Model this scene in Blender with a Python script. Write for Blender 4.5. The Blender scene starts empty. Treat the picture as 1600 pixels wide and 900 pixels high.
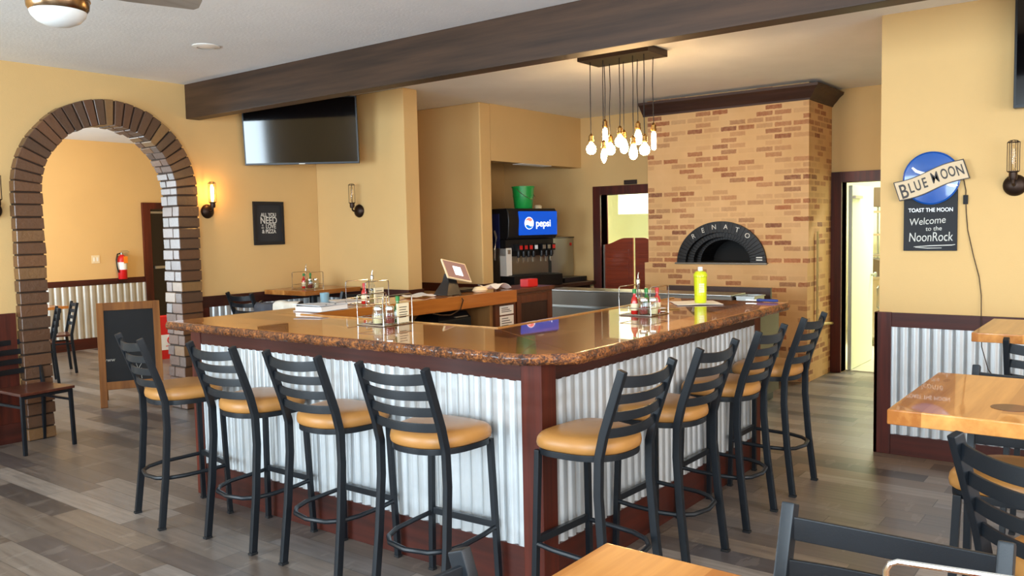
import bpy, bmesh, math, random
from mathutils import Vector, Matrix, noise
PI = math.pi
R = math.radians
SC = bpy.context.scene
COL = SC.collection
random.seed(7)

# ------------------------------------------------------------------ camera
CAM_H = 1.615
cam_data = bpy.data.cameras.new('camera')
cam = bpy.data.objects.new('camera', cam_data)
COL.objects.link(cam)
yaw, pit, rol = 0.652858, -0.0706653, -0.0207233
cy, sy = math.cos(yaw), math.sin(yaw)
F = Vector((math.cos(pit) * cy, math.cos(pit) * sy, math.sin(pit)))
r0 = Vector((sy, -cy, 0))
u0 = r0.cross(F)
cr = math.cos(rol) * r0 + math.sin(rol) * u0
cu = -math.sin(rol) * r0 + math.cos(rol) * u0
cam.matrix_world = Matrix(((cr.x, cu.x, -F.x, 0), (cr.y, cu.y, -F.y, 0), (cr.z, cu.z, -F.z, CAM_H), (0, 0, 0, 1)))
cam_data.sensor_width = 36
cam_data.lens = 1317.3 / 1600 * 36
cam_data.clip_start = 0.05
SC.camera = cam

# ------------------------------------------------------------------ materials
def lin(c):
    return tuple(((v / 255) / 12.92 if v / 255 <= 0.04045 else ((v / 255 + 0.055) / 1.055) ** 2.4) for v in c) + (1,)

class NT:
    def __init__(s, name):
        s.m = bpy.data.materials.new(name)
        s.m.use_nodes = True
        s.t = s.m.node_tree
        s.b = s.t.nodes['Principled BSDF']
    def n(s, typ, **kw):
        nd = s.t.nodes.new(typ)
        for k, v in kw.items():
            if k.startswith('i_'):
                nd.inputs[k[2:].replace('_', ' ')].default_value = v
            else:
                setattr(nd, k, v)
        return nd
    def l(s, a, b):
        s.t.links.new(a, b)
    def math(s, op, a, b=None):
        nd = s.n('ShaderNodeMath', operation=op)
        for i, v in enumerate((a, b)):
            if v is None: continue
            if isinstance(v, (int, float)): nd.inputs[i].default_value = v
            else: s.l(v, nd.inputs[i])
        return nd.outputs[0]
    def mix(s, fac, a, b):
        nd = s.n('ShaderNodeMix', data_type='RGBA')
        for i, v in ((0, fac), (6, a), (7, b)):
            if isinstance(v, (int, float)): nd.inputs[i].default_value = v
            elif isinstance(v, tuple): nd.inputs[i].default_value = v
            else: s.l(v, nd.inputs[i])
        return nd.outputs[2]
    def ramp(s, fac, stops, interp='LINEAR'):
        nd = s.n('ShaderNodeValToRGB')
        cr_ = nd.color_ramp
        cr_.interpolation = interp
        while len(cr_.elements) < len(stops): cr_.elements.new(0.5)
        for e, (p, c) in zip(cr_.elements, stops):
            e.position = p; e.color = c
        s.l(fac, nd.inputs[0])
        return nd.outputs[0]
    def coords(s, scale=(1, 1, 1), rot=(0, 0, 0)):
        tc = s.n('ShaderNodeTexCoord')
        mp = s.n('ShaderNodeMapping')
        mp.inputs['Scale'].default_value = scale
        mp.inputs['Rotation'].default_value = rot
        s.l(tc.outputs['Object'], mp.inputs[0])
        return mp.outputs[0]
    def noise(s, vec, scale=5, detail=4, rough=0.55):
        nd = s.n('ShaderNodeTexNoise')
        nd.inputs['Scale'].default_value = scale
        nd.inputs['Detail'].default_value = detail
        nd.inputs['Roughness'].default_value = rough
        s.l(vec, nd.inputs['Vector'])
        return nd.outputs[0]
    def bump(s, h, strength=0.2, dist=0.01):
        nd = s.n('ShaderNodeBump')
        nd.inputs['Strength'].default_value = strength
        nd.inputs['Distance'].default_value = dist
        s.l(h, nd.inputs['Height'])
        s.l(nd.outputs[0], s.b.inputs['Normal'])
    def set(s, **kw):
        for k, v in kw.items():
            s.b.inputs[k.replace('_', ' ')].default_value = v

def plain(name, c, rough=0.5, metal=0.0, spec=0.5, var=0.0, vscale=6, bump=0.0, bscale=60, coat=0.0, emit=None, est=0, trans=0, ior=1.45, alpha=1):
    k = NT(name)
    c = lin(c)
    k.set(Base_Color=c, Roughness=rough, Metallic=metal, Specular_IOR_Level=spec, Coat_Weight=coat, Coat_Roughness=0.05, Transmission_Weight=trans, IOR=ior, Alpha=alpha)
    if emit:
        k.set(Emission_Color=lin(emit), Emission_Strength=est)
    if var or bump:
        co = k.coords()
        if var:
            f = k.noise(co, vscale)
            a = tuple(min(1, v * (1 + var)) for v in c[:3]) + (1,)
            d = tuple(v * (1 - var) for v in c[:3]) + (1,)
            k.l(k.ramp(f, [(0.3, d), (0.7, a)]), k.b.inputs['Base Color'])
        if bump:
            k.bump(k.noise(co, bscale, 3), bump, 0.005)
    return k.m

def wood(name, dark, light, axis='x', rough=0.4, plank=0.0, coat=0.0, fine=1.0, pl_var=0.5, bump=0.1, knots=False):
    """straight grain stretched along an axis, with optional glued-up planks across it"""
    k = NT(name)
    sc = {'x': (1.2, 22, 22), 'y': (22, 1.2, 22), 'z': (22, 22, 1.2)}[axis]
    co = k.coords(tuple(v * fine for v in sc))
    f1 = k.noise(co, 1.0, 5, 0.6)
    sc2 = {'x': (0.25, 3, 3), 'y': (3, 0.25, 3), 'z': (3, 3, 0.25)}[axis]
    f2 = k.noise(k.coords(sc2), 2.0, 3)
    f = k.math('ADD', k.math('MULTIPLY', f1, 0.6), k.math('MULTIPLY', f2, 0.4))
    if plank:
        tc = k.n('ShaderNodeTexCoord')
        sp = k.n('ShaderNodeSeparateXYZ')
        k.l(tc.outputs['Object'], sp.inputs[0])
        across = sp.outputs[1] if axis == 'x' else sp.outputs[0]
        along = sp.outputs[0] if axis == 'x' else sp.outputs[1]
        row = k.math('FLOOR', k.math('DIVIDE', across, plank))
        wn = k.n('ShaderNodeTexWhiteNoise', noise_dimensions='1D')
        k.l(row, wn.inputs['W'])
        seg = k.math('FLOOR', k.math('ADD', k.math('DIVIDE', along, 1.1), k.math('MULTIPLY', wn.outputs[0], 9.0)))
        cmb = k.n('ShaderNodeCombineXYZ')
        k.l(row, cmb.inputs[0]); k.l(seg, cmb.inputs[1])
        wn2 = k.n('ShaderNodeTexWhiteNoise', noise_dimensions='2D')
        k.l(cmb.outputs[0], wn2.inputs['Vector'])
        f = k.math('ADD', k.math('MULTIPLY', f, 1 - pl_var * 0.5), k.math('MULTIPLY', k.math('SUBTRACT', wn2.outputs[0], 0.5 - pl_var * 0.25), pl_var * 0.6))
    if knots:
        vo = k.n('ShaderNodeTexVoronoi')
        kc = {'x': (1.6, 5, 5), 'y': (5, 1.6, 5), 'z': (5, 5, 1.6)}[axis]
        k.l(k.coords(kc), vo.inputs['Vector'])
        vo.inputs['Scale'].default_value = 1.1
        kn = k.math('GREATER_THAN', k.math('MULTIPLY', vo.outputs['Distance'], -1), -0.13)
        f = k.math('SUBTRACT', f, k.math('MULTIPLY', kn, 0.25))
    k.l(k.ramp(f, [(0.34, lin(dark)), (0.66, lin(light))]), k.b.inputs['Base Color'])
    k.set(Roughness=rough, Coat_Weight=coat, Coat_Roughness=0.02, Specular_IOR_Level=0.15 if coat >= 0.5 else 0.4)
    if bump: k.bump(f1, bump, 0.003)
    return k.m

def floor_material():
    k = NT('grey_brown_wood_look_planks')
    tc = k.n('ShaderNodeTexCoord')
    sp = k.n('ShaderNodeSeparateXYZ')
    k.l(tc.outputs['Object'], sp.inputs[0])
    W, L = 0.155, 0.92
    xs = k.math('DIVIDE', sp.outputs[0], W)
    row = k.math('FLOOR', xs)
    wn = k.n('ShaderNodeTexWhiteNoise', noise_dimensions='1D')
    k.l(row, wn.inputs['W'])
    ys = k.math('ADD', k.math('DIVIDE', sp.outputs[1], L), k.math('MULTIPLY', wn.outputs[0], 7.3))
    seg = k.math('FLOOR', ys)
    cmb = k.n('ShaderNodeCombineXYZ')
    k.l(row, cmb.inputs[0]); k.l(seg, cmb.inputs[1])
    wn2 = k.n('ShaderNodeTexWhiteNoise', noise_dimensions='2D')
    k.l(cmb.outputs[0], wn2.inputs['Vector'])
    base = k.ramp(wn2.outputs[0], [(0.0, lin((62, 55, 54))), (0.18, lin((138, 124, 113))), (0.36, lin((96, 81, 70))), (0.52, lin((160, 148, 138))), (0.68, lin((74, 69, 72))), (0.84, lin((138, 120, 103))), (1.0, lin((110, 100, 95)))])
    # grain
    off = k.n('ShaderNodeVectorMath', operation='ADD')
    mp = k.coords((34, 2.2, 1))
    k.l(mp, off.inputs[0])
    k.l(wn2.outputs['Color'], off.inputs[1])
    g = k.noise(off.outputs[0], 1.0, 6, 0.65)
    c1 = k.mix(k.math('MULTIPLY', k.math('SUBTRACT', g, 0.28), 2.4), k.mix(0.55, base, lin((50, 42, 38))), base)
    # saw-mark bands across some planks
    g2 = k.noise(k.coords((3, 9, 1)), 1.0, 3, 0.6)
    c2 = k.mix(k.math('MULTIPLY', k.math('GREATER_THAN', g2, 0.62), 0.12), c1, lin((176, 164, 152)))
    # joints
    fx = k.math('FRACT', xs)
    fy = k.math('FRACT', ys)
    jx = k.math('LESS_THAN', fx, 0.022)
    jy = k.math('LESS_THAN', fy, 0.0045)
    j = k.math('MAXIMUM', jx, jy)
    k.l(k.mix(k.math('MULTIPLY', j, 0.75), c2, lin((48, 42, 38))), k.b.inputs['Base Color'])
    k.l(k.math('ADD', 0.27, k.math('MULTIPLY', g, 0.22)), k.b.inputs['Roughness'])
    k.bump(k.math('SUBTRACT', k.math('MULTIPLY', g, 0.3), j), 0.12, 0.004)
    return k.m

def stencil_brick():
    """tan plaster with red-brown bricks, many of them faint or left out"""
    k = NT('tan_plaster_with_bricks')
    tc = k.n('ShaderNodeTexCoord')
    sp = k.n('ShaderNodeSeparateXYZ')
    k.l(tc.outputs['Object'], sp.inputs[0])
    nz = k.noise(tc.outputs['Object'], 40, 3)
    wob = k.math('MULTIPLY', k.math('SUBTRACT', nz, 0.5), 0.014)
    u = k.math('ADD', k.math('ADD', sp.outputs[0], sp.outputs[1]), wob)
    v = k.math('ADD', sp.outputs[2], wob)
    rowf = k.math('DIVIDE', v, 0.060)
    row = k.math('FLOOR', rowf)
    half = k.math('MULTIPLY', k.math('MODULO', row, 2.0), 0.5)
    uf = k.math('ADD', k.math('DIVIDE', u, 0.192), half)
    colm = k.math('FLOOR', uf)
    cmb = k.n('ShaderNodeCombineXYZ')
    k.l(row, cmb.inputs[0]); k.l(colm, cmb.inputs[1])
    wn = k.n('ShaderNodeTexWhiteNoise', noise_dimensions='2D')
    k.l(cmb.outputs[0], wn.inputs['Vector'])
    fu, fv = k.math('FRACT', uf), k.math('FRACT', rowf)
    inside = k.math('MULTIPLY', k.math('MULTIPLY', k.math('GREATER_THAN', fu, 0.06), k.math('LESS_THAN', fu, 0.94)),
                    k.math('MULTIPLY', k.math('GREATER_THAN', fv, 0.14), k.math('LESS_THAN', fv, 0.86)))
    amt = k.ramp(wn.outputs[0], [(0.0, (0, 0, 0, 1)), (0.36, (0.05, 0.05, 0.05, 1)), (0.50, (0.32, 0.32, 0.32, 1)), (0.72, (0.72, 0.72, 0.72, 1)), (0.9, (1, 1, 1, 1))])
    blot = k.math('ADD', 0.45, k.math('MULTIPLY', k.noise(tc.outputs['Object'], 28, 4), 0.9))
    fac = k.math('MULTIPLY', k.math('MULTIPLY', inside, amt), blot)
    wn3 = k.n('ShaderNodeTexWhiteNoise', noise_dimensions='3D')
    k.l(cmb.outputs[0], wn3.inputs['Vector'])
    bc = k.ramp(wn3.outputs[0], [(0, lin((150, 88, 54))), (0.5, lin((168, 104, 66))), (1, lin((128, 78, 54)))])
    big = k.noise(tc.outputs['Object'], 2.0, 3)
    bg = k.ramp(big, [(0.3, lin((208, 164, 110))), (0.7, lin((222, 180, 128)))])
    k.l(k.mix(fac, bg, bc), k.b.inputs['Base Color'])
    k.set(Roughness=0.8)
    k.bump(k.math('ADD', fac, k.math('MULTIPLY', nz, 0.4)), 0.25, 0.004)
    return k.m

def old_brick(name, stops):
    k = NT(name)
    g = k.n('ShaderNodeNewGeometry')
    base = k.ramp(g.outputs['Random Per Island'], stops)
    co = k.coords()
    n1 = k.noise(co, 26, 5, 0.65)
    k.l(k.mix(k.math('MULTIPLY', n1, 0.75), base, k.mix(0.55, base, lin((62, 46, 38)))), k.b.inputs['Base Color'])
    k.set(Roughness=0.55, Coat_Weight=0.7, Coat_Roughness=0.25)
    k.bump(n1, 0.6, 0.012)
    return k.m

def bark():
    k = NT('glossy_bark_edge')
    co = k.coords()
    n1 = k.noise(co, 95, 5, 0.75)
    n2 = k.noise(co, 16, 3)
    f = k.math('ADD', k.math('MULTIPLY', n1, 0.7), k.math('MULTIPLY', n2, 0.3))
    k.l(k.ramp(f, [(0.42, lin((34, 14, 6))), (0.5, lin((104, 52, 18))), (0.59, lin((184, 112, 48)))]), k.b.inputs['Base Color'])
    k.set(Roughness=0.38, Coat_Weight=0.4, Coat_Roughness=0.1)
    k.bump(n1, 0.8, 0.012)
    return k.m

def steel(name, c=(176, 176, 172), rough=0.3, axis='z'):
    k = NT(name)
    sc = {'x': (2, 90, 90), 'y': (90, 2, 90), 'z': (90, 90, 2)}[axis]
    n1 = k.noise(k.coords(sc), 1.0, 3)
    k.l(k.math('ADD', rough - 0.05, k.math('MULTIPLY', n1, 0.12)), k.b.inputs['Roughness'])
    k.set(Base_Color=lin(c), Metallic=0.95)
    return k.m

M = {}
M['wall'] = plain('tan_wall_paint', (215, 179, 121), 0.85, var=0.03, vscale=1.5, bump=0.12, bscale=120)
M['ceil'] = plain('off_white_ceiling', (238, 240, 240), 0.9, var=0.025, vscale=3, bump=0.35, bscale=45)
M['floor'] = floor_material()
M['trim'] = wood('dark_red_stained_trim', (40, 14, 9), (80, 30, 18), 'x', 0.5)
M['trimz'] = wood('dark_red_stained_post', (48, 16, 9), (98, 36, 20), 'z', 0.45)
M['trimy'] = wood('dark_red_stained_trim_long', (40, 14, 9), (80, 30, 18), 'y', 0.5)
M['beam'] = wood('dark_stained_beam', (34, 22, 15), (76, 53, 37), 'y', 0.5, fine=0.7)
M['crown'] = wood('dark_brown_crown', (50, 32, 26), (74, 50, 42), 'y', 0.5)
M['corr'] = plain('galvanised_corrugated_metal', (206, 210, 212), 0.36, metal=0.55, var=0.06, vscale=5)
M['corrw'] = plain('aged_corrugated_metal', (190, 186, 176), 0.42, metal=0.45, var=0.06, vscale=5)
M['topx'] = wood('epoxied_planks', (116, 52, 12), (216, 130, 46), 'x', 0.25, plank=0.21, coat=0.85, bump=0.0, pl_var=0.8, knots=True)
M['topy'] = wood('epoxied_planks_lengthwise', (116, 52, 12), (216, 130, 46), 'y', 0.25, plank=0.21, coat=0.85, bump=0.0, pl_var=0.8, knots=True)
M['orange'] = wood('orange_pine_fascia', (146, 78, 24), (190, 116, 46), 'x', 0.3, coat=0.4, knots=True)
M['lip'] = wood('pale_pine_lip', (150, 98, 46), (198, 146, 80), 'x', 0.3, coat=0.4)
M['ply'] = wood('plywood_panel', (140, 92, 48), (172, 124, 72), 'z', 0.55)
M['bark'] = bark()
M['table'] = wood('golden_varnished_pine', (150, 90, 38), (216, 154, 84), 'x', 0.3, plank=0.19, coat=0.6, bump=0.0, pl_var=0.5, knots=True)
M['cab'] = wood('brown_cabinet_wood', (72, 36, 20), (104, 56, 32), 'z', 0.4)
M['cabdark'] = wood('dark_cabinet_door', (46, 26, 16), (62, 38, 24), 'z', 0.4)
M['blackm'] = plain('black_powder_coated_metal', (21, 25, 30), 0.40, spec=0.4, bump=0.05, bscale=300)
M['tan'] = plain('tan_vinyl', (172, 120, 62), 0.40, var=0.06, vscale=9, bump=0.08, bscale=35)
M['seatwood'] = wood('dark_wood_seat', (64, 30, 22), (98, 52, 38), 'x', 0.35, coat=0.2)
M['archbrick'] = old_brick('weathered_arch_brick', [(0, lin((72, 47, 28))), (0.35, lin((100, 62, 34))), (0.6, lin((82, 58, 40))), (0.9, lin((112, 70, 38))), (1, lin((140, 104, 60)))])
M['mortar'] = plain('brown_mortar', (52, 38, 28), 0.9, bump=0.4, bscale=60)
M['oven'] = stencil_brick()
M['ovenmetal'] = plain('black_cast_metal', (32, 30, 30), 0.38, metal=0.5)
M['soot'] = plain('sooty_black', (14, 12, 11), 0.75)
M['black'] = plain('black_plastic', (22, 22, 24), 0.35)
M['mattblack'] = plain('matt_black', (24, 24, 26), 0.7)
M['chalk'] = plain('chalkboard', (38, 40, 44), 0.75, var=0.1, vscale=4)
M['chalkmark'] = plain('white_chalk', (206, 206, 200), 0.95)
M['screen'] = plain('glossy_dark_screen', (6, 6, 8), 0.07, spec=0.8)
M['white'] = plain('white_plastic', (232, 230, 224), 0.45)
M['paper'] = plain('white_paper', (240, 234, 226), 0.9, spec=0.05)
M['cream'] = plain('cream_card', (232, 214, 176), 0.7)
M['chrome'] = plain('chrome_wire', (216, 214, 208), 0.16, metal=1.0)
M['steel'] = steel('brushed_steel')
M['steelx'] = steel('brushed_steel_level', axis='y')
M['dsteel'] = steel('dull_steel', (112, 105, 96), 0.42, 'y')
M['bronze'] = plain('dark_bronze', (52, 38, 30), 0.4, metal=0.7)
M['nickel'] = plain('brushed_bronze_nickel', (150, 124, 96), 0.24, metal=1.0)
M['brass'] = plain('antique_brass', (140, 104, 56), 0.35, metal=1.0)
M['bulb'] = plain('glowing_bulb', (255, 214, 150), 0.2, emit=(255, 208, 146), est=85)
M['glowwall'] = plain('glowing_wall_bulb', (255, 200, 110), 0.2, emit=(255, 176, 70), est=40)
M['dome'] = plain('frosted_white_glass', (232, 234, 232), 0.4)
M['fanblade'] = wood('greyed_maple', (128, 118, 106), (160, 150, 138), 'x', 0.5)
def thin_glass(name, tint, refl=0.5):
    k = NT(name)
    tr = k.n('ShaderNodeBsdfTransparent'); tr.inputs[0].default_value = tint
    gl = k.n('ShaderNodeBsdfGlossy'); gl.inputs['Roughness'].default_value = 0.04
    lw = k.n('ShaderNodeLayerWeight'); lw.inputs[0].default_value = refl
    mx = k.n('ShaderNodeMixShader')
    k.l(k.math('ADD', k.math('MULTIPLY', lw.outputs['Facing'], 0.55), 0.03), mx.inputs[0])
    k.l(tr.outputs[0], mx.inputs[1]); k.l(gl.outputs[0], mx.inputs[2])
    k.l(mx.outputs[0], k.t.nodes['Material Output'].inputs[0])
    return k.m
M['glass'] = thin_glass('clear_glass', (0.93, 0.95, 0.95, 1))
M['offbulb'] = thin_glass('clear_bulb_glass', (0.93, 0.90, 0.84, 1), 0.4)
M['greenglass'] = plain('green_sauce_glass', (34, 104, 36), 0.1, coat=0.6)
M['oil'] = plain('golden_oil', (176, 146, 70), 0.15, coat=0.4)
M['redsauce'] = plain('red_sauce', (186, 30, 24), 0.15, coat=0.6)
M['greencap'] = plain('green_cap', (30, 120, 50), 0.4)
M['redcap'] = plain('red_cap', (190, 40, 36), 0.4)
M['pepper'] = plain('red_pepper_flakes', (120, 44, 34), 0.9, var=0.5, vscale=180)
M['cheese'] = plain('grated_cheese', (222, 206, 156), 0.9, var=0.12, vscale=120)
M['salt'] = plain('white_salt', (236, 234, 228), 0.9)
M['lime'] = plain('lime_yellow_plastic', (206, 214, 30), 0.3, coat=0.3)
M['bucket'] = plain('green_bucket_plastic', (26, 150, 66), 0.35)
M['red'] = plain('red_plastic', (198, 26, 26), 0.4)
M['redbag'] = plain('red_printed_card', (206, 36, 32), 0.6)
M['orange_tag'] = plain('orange_tag', (238, 132, 30), 0.6)
M['blue'] = plain('blue_plastic', (46, 66, 132), 0.4)
M['signblue'] = plain('sign_blue', (14, 78, 160), 0.22, coat=0.6, var=0.14, vscale=5)
M['signtan'] = plain('sign_banner_tan', (206, 182, 146), 0.35, coat=0.3)
M['signdark'] = plain('sign_dark_brown', (40, 26, 20), 0.4)
M['signwhite'] = plain('sign_white', (240, 244, 246), 0.4)
M['pepsiblue'] = plain('lit_blue_panel', (10, 70, 170), 0.3, emit=(0, 78, 200), est=0.8)
M['pepsiwhite'] = plain('lit_white_lettering', (255, 255, 255), 0.3, emit=(240, 248, 255), est=1.3)
M['pepsired'] = plain('lit_red_mark', (210, 60, 60), 0.3, emit=(240, 120, 110), est=1.6)
M['pepsinavy'] = plain('lit_blue_mark', (20, 80, 180), 0.3, emit=(20, 110, 190), est=1.2)
M['navy'] = plain('navy_side_panel', (26, 34, 78), 0.4)
M['tablet'] = plain('lit_tablet_screen', (120, 92, 84), 0.3, emit=(140, 104, 96), est=0.7)
M['tabletwin'] = plain('lit_tablet_window', (230, 235, 245), 0.3, emit=(214, 226, 245), est=1.2)
M['saloon'] = wood('red_brown_saloon_wood', (104, 36, 14), (150, 60, 26), 'y', 0.4, coat=0.2)
M['kwall'] = plain('pale_kitchen_wall', (236, 240, 212), 0.6)
M['hoodwhite'] = plain('bright_hood_steel', (226, 232, 226), 0.35, metal=0.2)
M['kfloor'] = plain('kitchen_floor', (176, 170, 150), 0.5, var=0.1)
M['lampwhite'] = plain('fluorescent_panel', (255, 255, 245), 0.4, emit=(255, 255, 232), est=7)
M['aluminium'] = plain('aluminium', (178, 170, 158), 0.4, metal=0.8)
M['doorglass'] = plain('dark_door_glass', (34, 24, 18), 0.12)
M['sandwood'] = wood('rustic_frame_wood', (128, 78, 34), (182, 120, 58), 'z', 0.6)
M['cloth'] = plain('white_cotton', (222, 212, 196), 0.95, bump=0.3, bscale=120)
M['greycloth'] = plain('grey_knit', (72, 72, 78), 0.95, bump=0.3, bscale=120)
M['binder'] = plain('white_binder', (218, 224, 232), 0.5)
M['jeanblue'] = plain('pale_blue_tumbler', (120, 150, 160), 0.3)
M['tape'] = plain('tan_pipe_paint', (206, 184, 122), 0.6)

# ------------------------------------------------------------------ mesh building
class MB:
    def __init__(s):
        s.bm = bmesh.new()
    def box(s, x0, x1, y0, y1, z0, z1, mat=None):
        vs = [s.bm.verts.new(p) for p in ((x0, y0, z0), (x1, y0, z0), (x1, y1, z0), (x0, y1, z0), (x0, y0, z1), (x1, y0, z1), (x1, y1, z1), (x0, y1, z1))]
        if mat is not None:
            for v in vs: v.co = mat @ v.co
        for f in ((3, 2, 1, 0), (4, 5, 6, 7), (0, 1, 5, 4), (1, 2, 6, 5), (2, 3, 7, 6), (3, 0, 4, 7)):
            s.bm.faces.new([vs[i] for i in f])
        return s
    def cbox(s, c, d, mat=None):
        return s.box(c[0] - d[0] / 2, c[0] + d[0] / 2, c[1] - d[1] / 2, c[1] + d[1] / 2, c[2] - d[2] / 2, c[2] + d[2] / 2, mat)
    def rings(s, rings, cap=True, closed=False):
        rr = [[s.bm.verts.new(p) for p in ring] for ring in rings]
        n = len(rr[0])
        m = len(rr)
        for i in range(m if closed else m - 1):
            a, b = rr[i], rr[(i + 1) % m]
            for j in range(n):
                s.bm.faces.new((a[j], a[(j + 1) % n], b[(j + 1) % n], b[j]))
        if cap and not closed:
            s.bm.faces.new(list(reversed(rr[0])))
            s.bm.faces.new(rr[-1])
        return s
    def sweep(s, pts, prof, up=(0, 0, 1), closed=False):
        """sweep a 2D profile [(side, up)] along points"""
        pts = [Vector(p) for p in pts]
        up = Vector(up)
        m = len(pts)
        out = []
        last = None
        for i, p in enumerate(pts):
            if closed:
                t = (pts[(i + 1) % m] - pts[i - 1])
            else:
                t = pts[min(i + 1, m - 1)] - pts[max(i - 1, 0)]
            t.normalize()
            side = t.cross(up)
            if side.length < 1e-3:
                side = last if last else t.cross(Vector((1, 0, 0)))
            side = side.normalized()
            last = side
            u = side.cross(t).normalized()
            out.append([p + side * a + u * b for a, b in prof])
        return s.rings(out, True, closed)
    def tube(s, pts, r, n=8, closed=False, up=(0, 0, 1)):
        return s.sweep(pts, [(r * math.cos(2 * PI * k / n), r * math.sin(2 * PI * k / n)) for k in range(n)], up, closed)
    def bar(s, pts, w, h, up=(0, 0, 1), closed=False):
        return s.sweep(pts, [(-w / 2, -h / 2), (w / 2, -h / 2), (w / 2, h / 2), (-w / 2, h / 2)], up, closed)
    def lathe(s, prof, c=(0, 0, 0), n=20, cap=True, mat=None):
        c = Vector(c)
        rg = []
        for r, z in prof:
            rg.append([Vector((max(r, 1e-4) * math.cos(2 * PI * k / n), max(r, 1e-4) * math.sin(2 * PI * k / n), z)) for k in range(n)])
        rg = [[(mat @ p if mat is not None else p) + c for p in ring] for ring in rg]
        return s.rings(rg, cap)
    def prism(s, poly, z0, z1, mat=None):
        n = len(poly)
        a = [Vector((p[0], p[1], z0)) for p in poly]
        b = [Vector((p[0], p[1], z1)) for p in poly]
        if mat is not None:
            a = [mat @ p for p in a]; b = [mat @ p for p in b]
        return s.rings([a, b])
    def quad(s, *p):
        s.bm.faces.new([s.bm.verts.new(q) for q in p])
        return s
    def build(s, name, mat, parent=None, bevel=0.0, seg=2, smooth=True, angle=35):
        bm = s.bm
        bmesh.ops.recalc_face_normals(bm, faces=bm.faces)
        if bevel:
            es = [e for e in bm.edges if len(e.link_faces) == 2 and e.calc_face_angle(0) > R(40)]
            bmesh.ops.bevel(bm, geom=es, offset=bevel, segments=seg, affect='EDGES', profile=0.6)
        me = bpy.data.meshes.new(name)
        bm.to_mesh(me)
        bm.free()
        if smooth:
            for p in me.polygons: p.use_smooth = True
            me.set_sharp_from_angle(angle=R(angle))
        me.materials.append(M[mat] if isinstance(mat, str) else mat)
        o = bpy.data.objects.new(name, me)
        COL.objects.link(o)
        if parent: o.parent = parent
        if bevel and smooth:
            wn = o.modifiers.new('weighted_normals', 'WEIGHTED_NORMAL')
            wn.keep_sharp = True
            wn.weight = 100
        return o

def tag(o, label, cat, group=None):
    o['label'] = label
    o['category'] = cat
    if group: o['group'] = group
    return o

def thing(name, label, cat, loc=(0, 0, 0), rotz=0.0, group=None, mat=None):
    o = bpy.data.objects.new(name, None)
    o.empty_display_size = 0.1
    COL.objects.link(o)
    if mat is not None: o.matrix_world = mat
    else:
        o.location = loc
        o.rotation_euler = (0, 0, rotz)
    return tag(o, label, cat, group)

def struct(o):
    o['kind'] = 'structure'
    return o

def dup(root, name=None, loc=None, rotz=None, label=None, mat=None, group=None):
    r = root.copy()
    COL.objects.link(r)
    if mat is not None: r.matrix_world = mat
    else:
        if loc is not None: r.location = loc
        if rotz is not None: r.rotation_euler = (0, 0, rotz)
    if label: r['label'] = label
    if group: r['group'] = group
    for ch in KIDS.get(root.name, []):
        c = ch.copy(); COL.objects.link(c); c.parent = r
        KIDS.setdefault(r.name, []).append(c)
        for g in KIDS.get(ch.name, []):
            d = g.copy(); COL.objects.link(d); d.parent = c
            KIDS.setdefault(c.name, []).append(d)
    return r
KIDS = {}
def index_kids():
    KIDS.clear()
    for o in bpy.data.objects:
        if o.parent: KIDS.setdefault(o.parent.name, []).append(o)

def frame(o, right, up):
    """matrix with X = right, Y = up, Z = out of the surface"""
    x = Vector(right).normalized(); y = Vector(up).normalized(); z = x.cross(y)
    return Matrix(((x.x, y.x, z.x, o[0]), (x.y, y.y, z.y, o[1]), (x.z, y.z, z.z, o[2]), (0, 0, 0, 1)))

def text(name, body, size, mat, parent=None, loc=(0, 0, 0), rot=(0, 0, 0), ext=0.001, align='CENTER', sx=1.0, bold=0.0, shear=0.0):
    cu_ = bpy.data.curves.new(name, 'FONT')
    cu_.body = body; cu_.size = size; cu_.extrude = ext
    cu_.align_x = align; cu_.align_y = 'CENTER'
    cu_.offset = bold; cu_.shear = shear
    tmp = bpy.data.objects.new(name + '_tmp', cu_)
    COL.objects.link(tmp)
    dg = bpy.context.evaluated_depsgraph_get()
    me = bpy.data.meshes.new_from_object(tmp.evaluated_get(dg))
    bpy.data.objects.remove(tmp)
    bpy.data.curves.remove(cu_)
    me.name = name
    me.materials.clear(); me.materials.append(M[mat])
    o = bpy.data.objects.new(name, me)
    COL.objects.link(o)
    if parent: o.parent = parent
    o.location = loc; o.rotation_euler = rot; o.scale = (sx, 1, 1)
    return o
# ------------------------------------------------------------------ the room shell
CZ = 3.0
AY = 7.17            # wall with the arch
XB = 5.967           # short wall right of the corner television
XE = 9.25            # far wall behind the bar
XR = 6.17            # right-hand wall
YF, XL = -3.0, -2.4  # wall behind the camera, window wall on the left

struct(MB().box(XL - 0.3, 13.2, YF - 0.3, 12.6, -0.12, 0).build('floor', 'floor'))
struct(MB().box(XL - 0.3, 13.2, YF - 0.3, 12.6, CZ, CZ + 0.12).build('ceiling', 'ceil'))

AXC, ARI, ARO, ASZ = 3.70, 0.58, 0.80, 1.98   # arch: centre x, inner and outer radius, springing height
w = MB()
w.box(XL, AXC - 0.7, AY, AY + 0.12, 0, CZ)
w.box(AXC + 0.7, XE + 0.15, AY, AY + 0.12, 0, CZ)
N = 28
for i in range(N):
    t0, t1 = PI * i / N, PI * (i + 1) / N
    xa, xb = AXC - 0.7 * math.cos(t0), AXC - 0.7 * math.cos(t1)
    za, zb = ASZ + 0.7 * math.sin(t0), ASZ + 0.7 * math.sin(t1)
    w.rings([[(xa, AY, za), (xb, AY, zb), (xb, AY, CZ), (xa, AY, CZ)], [(xa, AY + 0.12, za), (xb, AY + 0.12, zb), (xb, AY + 0.12, CZ), (xa, AY + 0.12, CZ)]])
struct(w.build('wall_back', 'wall', smooth=False))

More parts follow.
